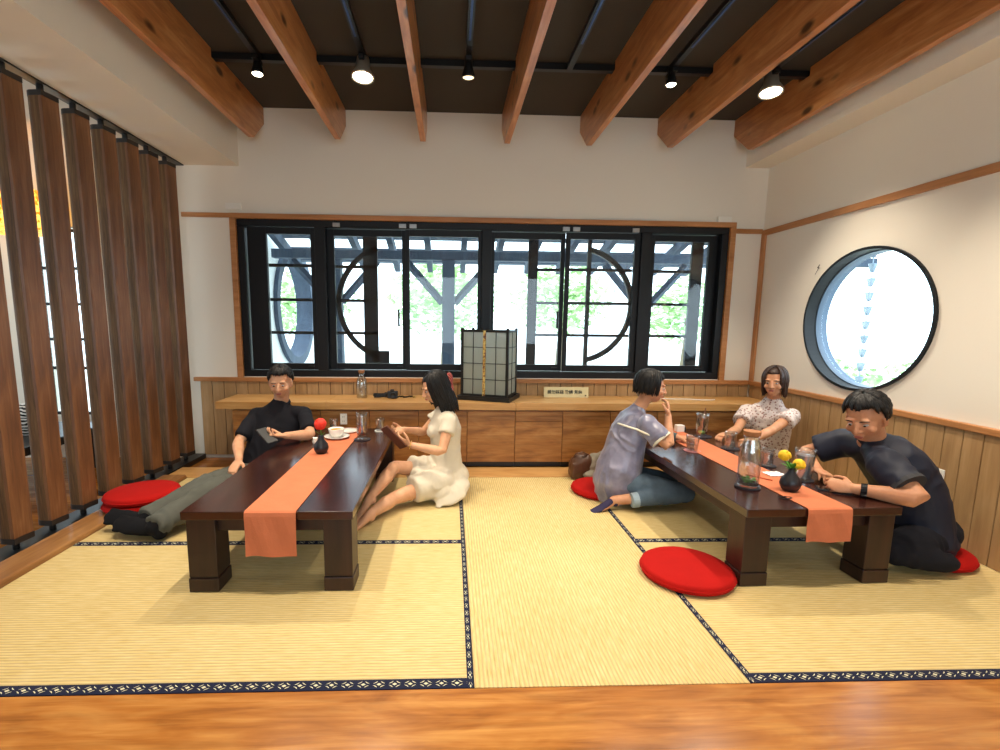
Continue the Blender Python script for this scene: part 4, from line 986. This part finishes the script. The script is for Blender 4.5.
# --- woman in the cream dress, right of the left table, legs folded to the side
def woman_in_dress():
    r = thing('person', 'woman in cream dress sitting with bare legs folded sideways, reading a brown tablet', 'person', (-.06, 3.36, .002)); s = .90
    hip, neck, hd = V(-.03, 3.36, .14), V(-.045, 3.385, .595), V(-.115, 3.375, .745)
    fw = V(-1, -.12, .1); F, B = head_frame(hd, V(-.88, -.30, -.36), V(-.25, -.05, 1), s)
    shL, elL, wrL = V(-.01, 3.235, .535), V(-.055, 3.12, .36), V(-.262, 3.145, .40)
    shR, elR, wrR = V(-.07, 3.53, .54), V(-.20, 3.52, .40), V(-.325, 3.36, .455)
    sk = skin_mat('fair_skin', 'dba884', 'cc9672'); mb = MB()
    torso(mb, [hip, lerp(hip, neck, .35), lerp(hip, neck, .7), lerp(hip, neck, .9), neck], fw, [(.13, .095), (.11, .085), (.125, .09), (.115, .065), (.05, .045)])
    head(mb, F, B, s, neck, .047); arm(mb, shL, elL, wrL, .88); arm(mb, shR, elR, wrR, .88)
    hand(mb, wrL, V(-.75, .10, .35), V(-.2, .5, .6), -1, .45, .92); hand(mb, wrR, V(-.55, -.45, -.05), V(-.1, -.5, .4), 1, .7, .92)
    hL, kL, aL = V(-.05, 3.28, .115), V(-.355, 3.02, .085), V(-.485, 2.80, .060)
    hR, kR, aR = V(-.06, 3.44, .13), V(-.375, 3.20, .235), V(-.50, 2.915, .115)
    leg(mb, hL, kL, aL, .88); leg(mb, hR, kR, aR, .88)
    foot(mb, aL, V(-.45, -.42, -.12), V(-.3, .2, .9), .88); foot(mb, aR, V(-.45, -.45, -.35), V(-.3, .2, .9), .88)
    body(r, mb, sk); face_bits(r, F, B, s, mat('rose_lips', 'b8504e', .4)); hair(r, F, B, s, 'long', HAIRB, 5)
    CR = fabric('cream_dress_cloth', 'd0c6b2', .85, .06, 300, .25); mb = MB()
    torso(mb, [hip, lerp(hip, neck, .25), lerp(hip, neck, .48), lerp(hip, neck, .72), lerp(hip, neck, .90), neck+V(0, 0, -.012)], fw, [(.155, .12), (.138, .105), (.128, .10), (.140, .112), (.125, .08), (.066, .06)])
    for q in (-1, 1): mb.ell(lerp(hip, neck, .68)+V(-.075, q*.055, 0), (.045, .05, .048))
    sleeve(mb, shL, elL, .42, .052, .056); sleeve(mb, shR, elR, .42, .052, .056); traps(mb, neck, shR, shL, .042)
    # skirt: hips, thighs and the cloth spanning them, falling to the floor
    mb.ell(V(-.02, 3.36, .12), (.15, .165, .115)); mb.ell(V(.03, 3.30, .07), (.10, .13, .065))
    mb.tube([V(-.04, 3.27, .125), V(-.15, 3.17, .125), V(-.24, 3.10, .115)], [.105, .098, .085], 20, rnd=False)
    mb.tube([V(-.04, 3.42, .14), V(-.17, 3.33, .175), V(-.27, 3.265, .215)], [.100, .092, .080], 20, rnd=False)
    mb.tube([V(-.03, 3.33, .12), V(-.15, 3.24, .14), V(-.24, 3.18, .15)], [.10, .09, .07], 20, rnd=False)
    mb.tube([V(.04, 3.28, .095), V(.01, 3.18, .06), V(-.05, 3.11, .03), V(-.07, 3.08, .015)], [(.10, .07), (.10, .05), (.075, .02), (.03, .006)], 16, rnd=True); mb.ell(V(-.08, 3.17, .07), (.10, .07, .06))
    garment('dress', r, mb, CR, wr=.009, ws=13, seed=7)
    obj('bracelet', MB().tube([wrL+V(.0, 0, 0)+(V(0, 1, 0)*math.cos(a)+V(.25, 0, .95)*math.sin(a))*.026 for a in [2*PI*k/20 for k in range(20)]], .003, 6, closed=True), mat('gold_chain', 'd0a850', .3, .9), r, world=True)
    rb = MB(); c = F(-.01, -.112, -.015)
    rb.ell(c+V(.005, 0, .035), (.028, .03, .045)).ell(c+V(.012, -.01, -.03), (.026, .026, .045))
    RB = mat('red_striped_ribbon', '8a1216', .9); N_, L_, b_ = nodes(RB); w_ = N_.new('ShaderNodeTexWave'); w_.bands_direction = 'DIAGONAL'; w_.inputs['Scale'].default_value = 28; L_.new(coords(RB), w_.inputs['Vector']); L_.new(ramp(RB, w_.outputs['Fac'], [(.86, '8a1216'), (.94, 'c89a8c')]), b_.inputs['Base Color'])
    obj('hair_ribbon', fuse(rb, .005, 3, .003, 30), RB, r, smooth=True, world=True)
woman_in_dress()
t = slab('tablet', 'brown-cased tablet held upright by the woman in the cream dress', 'tablet', -.375, 3.17, .440, .19, .12, .010, 0, mat('brown_case', '6a3c2c', .6), PHONE)
t.rotation_euler = (-.55, .82, .1)

# --- woman in the grey blouse, kneeling at the left side of the right table
def woman_in_blouse():
    r = thing('person', 'woman in grey-blue satin blouse and jeans kneeling, chin on hand, elbow on table', 'person', (1.17, 3.2, .055)); s = .93
    hip, neck, hd = V(1.125, 3.20, .17), V(1.265, 3.25, .615), V(1.350, 3.235, .778)
    fw = V(1, -.05, -.25); F, B = head_frame(hd, V(.93, -.12, -.12), V(.15, 0, 1), s)
    shR, elR, wrR = V(1.275, 3.085, .55), V(1.385, 2.995, .422), V(1.415, 3.10, .605)
    shL, elL, wrL = V(1.30, 3.40, .55), V(1.45, 3.40, .425), V(1.585, 3.305, .415)
    sk = skin_mat('warm_skin', 'd09a76', 'bd8460'); mb = MB()
    torso(mb, [hip, lerp(hip, neck, .35), lerp(hip, neck, .7), lerp(hip, neck, .9), neck], fw, [(.13, .095), (.11, .085), (.125, .09), (.115, .065), (.05, .045)])
    head(mb, F, B, s, neck, .047); arm(mb, shR, elR, wrR, .9); arm(mb, shL, elL, wrL, .9)
    hand(mb, wrR, V(.05, .25, .8), V(-.8, .45, .1), 1, .45, .92); hand(mb, wrL, V(.9, -.15, -.02), V(0, .1, -1), -1, .4, .92)
    aR, aL = V(1.055, 3.02, .065), V(1.10, 3.30, .07)
    mb.tube([aR+V(.12, 0, .01), aR], [.036, .030], 14); foot(mb, aR, V(-.9, -.12, -.20), V(-.2, 0, .95), .88)
    body(r, mb, sk); face_bits(r, F, B, s); hair(r, F, B, s, 'fringe', HAIRB, 8)
    BL = mat('grey_blue_satin', '76748a', .34, spec=.7); N_, L_, b_ = nodes(BL); L_.new(ramp(BL, noise_n(BL, coords(BL), 8, 3), [(.3, '5f5d72'), (.7, '8b8aa2')]), b_.inputs['Base Color']); b_.inputs['Sheen Weight'].default_value = .2
    mb = MB(); torso(mb, [hip+V(-.01, 0, -.05), lerp(hip, neck, .12), lerp(hip, neck, .4), lerp(hip, neck, .70), lerp(hip, neck, .90), neck+V(0, 0, .0)], fw, [(.165, .14), (.17, .145), (.148, .125), (.148, .115), (.13, .085), (.058, .055)])
    sleeve(mb, shR, elR, .62, .066, .070); sleeve(mb, shL, elL, .62, .064, .066); traps(mb, neck, shR, shL, .046); garment('blouse', r, mb, BL, .007, 4, .012, 12, 11)
    WT = mat('white_band_cloth', 'd8d4c0', .7)
    for sh_, el_ in ((shR, elR), (shL, elL)):
        c_ = lerp(sh_, el_, .62); obj('sleeve_cuff', MB().tube([lerp(sh_, el_, .60), lerp(sh_, el_, .68)], [.071, .072], 20, rnd=False), WT, r, world=True)
    obj('shoulder_stripe', MB().tube([V(1.155, 3.13, .545), V(1.19, 3.12, .562), V(1.235, 3.105, .56), V(1.27, 3.08, .548)], [(.010, .066), (.010, .06), (.01, .065), (.01, .068)], 10, flat=(.6, .8, .3)) if False else MB().tube([V(1.125, 3.20, .535), V(1.145, 3.125, .535), V(1.20, 3.055, .525), V(1.26, 3.02, .50)], [(.011, .006)]*4, 8), WT, r, smooth=True, world=True)
    JE = fabric('blue_jeans', '4a5a68', .9, .2, 260, .4, '6d8090'); mb = MB()
    hR, kR = V(1.17, 3.12, .15), V(1.53, 3.04, .105); hL, kL = V(1.17, 3.28, .15), V(1.52, 3.26, .11)
    mb.ell(hip+V(0, 0, -.02), (.14, .155, .11))
    for h, k, a in ((hR, kR, V(1.19, 2.985, .082)), (hL, kL, V(1.20, 3.31, .09))):
        mb.tube([h, lerp(h, k, .5), k], [.085, .078, .062], 18); mb.tube([k, lerp(k, a, .4), a], [.058, .056, .044], 18, rnd=False)
    garment('jeans', r, mb, JE, wr=.007, ws=16, seed=5)
    obj('jeans_cuff', MB().tube([V(1.16, 2.985, .078), V(1.20, 2.986, .082)], [.047, .049], 18, rnd=False), fabric('pale_denim', '93a4ae', .9), r, world=True)
    mb = MB(); foot(mb, aR+V(-.006, 0, 0), V(-.9, -.12, -.20), V(-.2, 0, .95), .93); me = fuse(mb, .005, 4)
    obj('slipper_sock', me, fabric('plum_sock', '35304a', .9), r, smooth=True, world=True)
    obj('wrist_watch', MB().tube([lerp(elL, wrL, .8), lerp(elL, wrL, .95)], [.031, .030], 16, rnd=False), mat('teal_watch', '27424a', .3), r, world=True)
    obj('hair_clip', MB().ell(F(-.080, -.06, -.05), (.008, .022, .03), B), mat('patterned_clip', 'a89c84', .4), r, smooth=True, world=True)
    obj('waist_tie', MB().tube([V(1.24, 3.06, .16), V(1.26, 3.035, .12), V(1.235, 3.02, .09), V(1.27, 3.02, .075)], .004, 6), WT, r, world=True)
woman_in_blouse()

# --- woman in white lace, far right side of the right table
def woman_in_lace():
    r = thing('person', 'woman with shoulder-length brown hair and white lace blouse, hands resting on table', 'person', (2.37, 3.62, .002)); s = .92
    hip, neck, hd = V(2.46, 3.66, .16), V(2.44, 3.60, .615), V(2.41, 3.555, .780)
    fw = V(-.75, -.66, 0); F, B = head_frame(hd, V(-.70, -.70, -.08), V(-.08, -.05, 1), s)
    shR, elR, wrR = V(2.315, 3.70, .53), V(2.17, 3.58, .41), V(1.995, 3.40, .42)
    shL, elL, wrL = V(2.51, 3.48, .53), V(2.28, 3.345, .455), V(2.05, 3.20, .425)
    sk = skin_mat('light_skin', 'd6a07a', 'c68c68'); mb = MB()
    torso(mb, [hip, lerp(hip, neck, .35), lerp(hip, neck, .7), lerp(hip, neck, .9), neck], fw, [(.14, .10), (.12, .09), (.13, .095), (.115, .065), (.05, .045)])
    head(mb, F, B, s, neck, .048); arm(mb, shR, elR, wrR, .9); arm(mb, shL, elL, wrL, .9)
    hand(mb, wrR, V(-.7, -.5, -.02), V(0, 0, -1), -1, .4, .92); hand(mb, wrL, V(-.85, -.2, .0), V(.1, -.2, -1), 1, .5, .92)
    body(r, mb, sk); face_bits(r, F, B, s); hair(r, F, B, s*1.07, 'bob', HAIRBR, 12)
    LC = mat('white_lace_with_floral_print', 'd8ccc8', .8); v = LC.node_tree.nodes.new('ShaderNodeTexVoronoi'); N_, L_, b_ = nodes(LC); v.inputs['Scale'].default_value = 55; L_.new(coords(LC), v.inputs['Vector'])
    L_.new(ramp(LC, v.outputs['Distance'], [(.25, '8a5a50'), (.42, 'dccfca')]), b_.inputs['Base Color']); bump(LC, v.outputs['Distance'], .5, .004)
    mb = MB(); torso(mb, [hip+V(0, 0, -.05), lerp(hip, neck, .3), lerp(hip, neck, .55), lerp(hip, neck, .78), lerp(hip, neck, .90), neck+V(0, 0, -.03)], fw, [(.16, .13), (.145, .12), (.15, .12), (.15, .11), (.135, .085), (.09, .07)])
    sleeve(mb, shR, elR, .55, .058, .066); sleeve(mb, shL, elL, .42, .058, .068); traps(mb, neck, shR, shL, .044); garment('lace_blouse', r, mb, LC, wr=.010, ws=15, seed=15)
    mb = MB(); mb.ell(hip+V(0, 0, -.04), (.17, .16, .11)); mb.tube([hip+V(-.02, .06, -.05), V(2.16, 3.62, .10)], [.085, .07], 16); mb.tube([hip+V(0, -.06, -.06), V(2.30, 3.30, .085)], [.085, .065], 16); mb.tube([V(2.30, 3.30, .075), V(2.52, 3.42, .07)], [.062, .05], 16); mb.tube([V(2.16, 3.62, .08), V(2.30, 3.80, .065)], [.062, .05], 16)
    garment('skirt', r, mb, fabric('dark_skirt_cloth', '3c3438', .9), wr=.006)
woman_in_lace()

# --- man in the black t-shirt leaning on the near right corner of the right table
def man_in_tee():
    r = thing('person', 'man in black t-shirt leaning forward on the near corner of the right table', 'person', (2.46, 2.42, .06)); s = 1.07
    hip, mid, neck, hd = V(2.48, 2.40, .17), V(2.385, 2.42, .42), V(2.215, 2.44, .60), V(2.125, 2.40, .735)
    F, B = head_frame(hd, V(-.80, -.42, -.38), V(-.35, -.10, .95), s)
    shL, elL, wrL = V(2.125, 2.255, .525), V(2.15, 2.075, .418), V(1.965, 2.235, .416)
    shR, elR, wrR = V(2.20, 2.61, .55), V(2.055, 2.72, .465), V(1.985, 2.50, .425)
    sk = skin_mat('tan_skin_dark', 'cc9470', 'bb805c'); mb = MB()
    fw = V(-.6, 0, -.4)
    torso(mb, [hip, lerp(hip, mid, .6), mid, lerp(mid, neck, .5), lerp(mid, neck, .85), neck], V(-.8, 0, -.5), [(.15, .11), (.14, .11), (.15, .11), (.155, .105), (.095, .055), (.05, .045)])
    head(mb, F, B, s, neck, .056); arm(mb, shL, elL, wrL, 1.08, 1.08); arm(mb, shR, elR, wrR, 1.05)
    hand(mb, wrL, V(-.80, .50, .05), V(.3, .6, -.4), -1, .6, 1.0); hand(mb, wrR, V(-.25, -.85, .05), V(-.1, .1, -1), 1, .45, 1.0)
    body(r, mb, sk); face_bits(r, F, B, s); hair(r, F, B, s*1.06, 'short', HAIRB, 21)
    TE = mat('navy_black_jersey', '151a2c', .62, spec=.4); bump(TE, noise_n(TE, coords(TE), 260, 2), .2, .001)
    mb = MB(); torso(mb, [hip+V(.0, 0, -.08), lerp(hip, mid, .5), mid, lerp(mid, neck, .4), lerp(mid, neck, .75), lerp(mid, neck, 1.02)], V(-.8, 0, -.5), [(.19, .145), (.185, .135), (.18, .125), (.185, .12), (.165, .105), (.07, .066)])
    sh_ = MB(); 
    for a_, b_2, rr in ((shL, elL, .074), (shR, elR, .070)): mb.tube([lerp(a_, b_2, -.15), lerp(a_, b_2, .2), lerp(a_, b_2, .62)], [rr, rr*1.0, rr*1.02], 20, rnd=False); mb.ell(a_, (rr*.98,)*3)
    sh_ = None; mb.ell(shL+V(.01, 0, .0), (.084,)*3); mb.ell(shR, (.08,)*3); traps(mb, neck, shR, shL, .066)
    for a_, b_2, rr in ((shL, elL, .072), (shR, elR, .070)): mb.tube([a_, lerp(a_, b_2, .3), lerp(a_, b_2, .62)], [rr*1.08, rr*1.04, rr], 20, rnd=False)
    garment('t_shirt', r, mb, TE, .008, 4, .013, 10, 22)
    cuff = MB().tube([lerp(shL, elL, .56), lerp(shL, elL, .66)], [.0805, .0815], 20, rnd=False); obj('sleeve_hem', cuff, mat('charcoal_hem', '2c2c30', .8), r, world=True)
    mb = MB(); mb.ell(hip+V(0, 0, -.03), (.18, .18, .12))
    for q in (-1, 1):
        h, k, a = hip+V(-.05, q*.10, -.05), V(2.17, 2.42+q*.22, .11), V(2.42, 2.42+q*.26, .065)
        mb.tube([h, lerp(h, k, .5), k], [.095, .088, .068], 18); mb.tube([k, lerp(k, a, .5), a], [.064, .06, .045], 18)
    garment('trousers', r, mb, fabric('black_trouser_cloth', '1a1a20', .9, .2), wr=.006, seed=9)
    obj('wrist_watch', MB().tube([lerp(elL, wrL, .80), lerp(elL, wrL, .90)], [.033, .032], 16, rnd=False), mat('black_watch', '101014', .25), r, world=True)
man_in_tee()
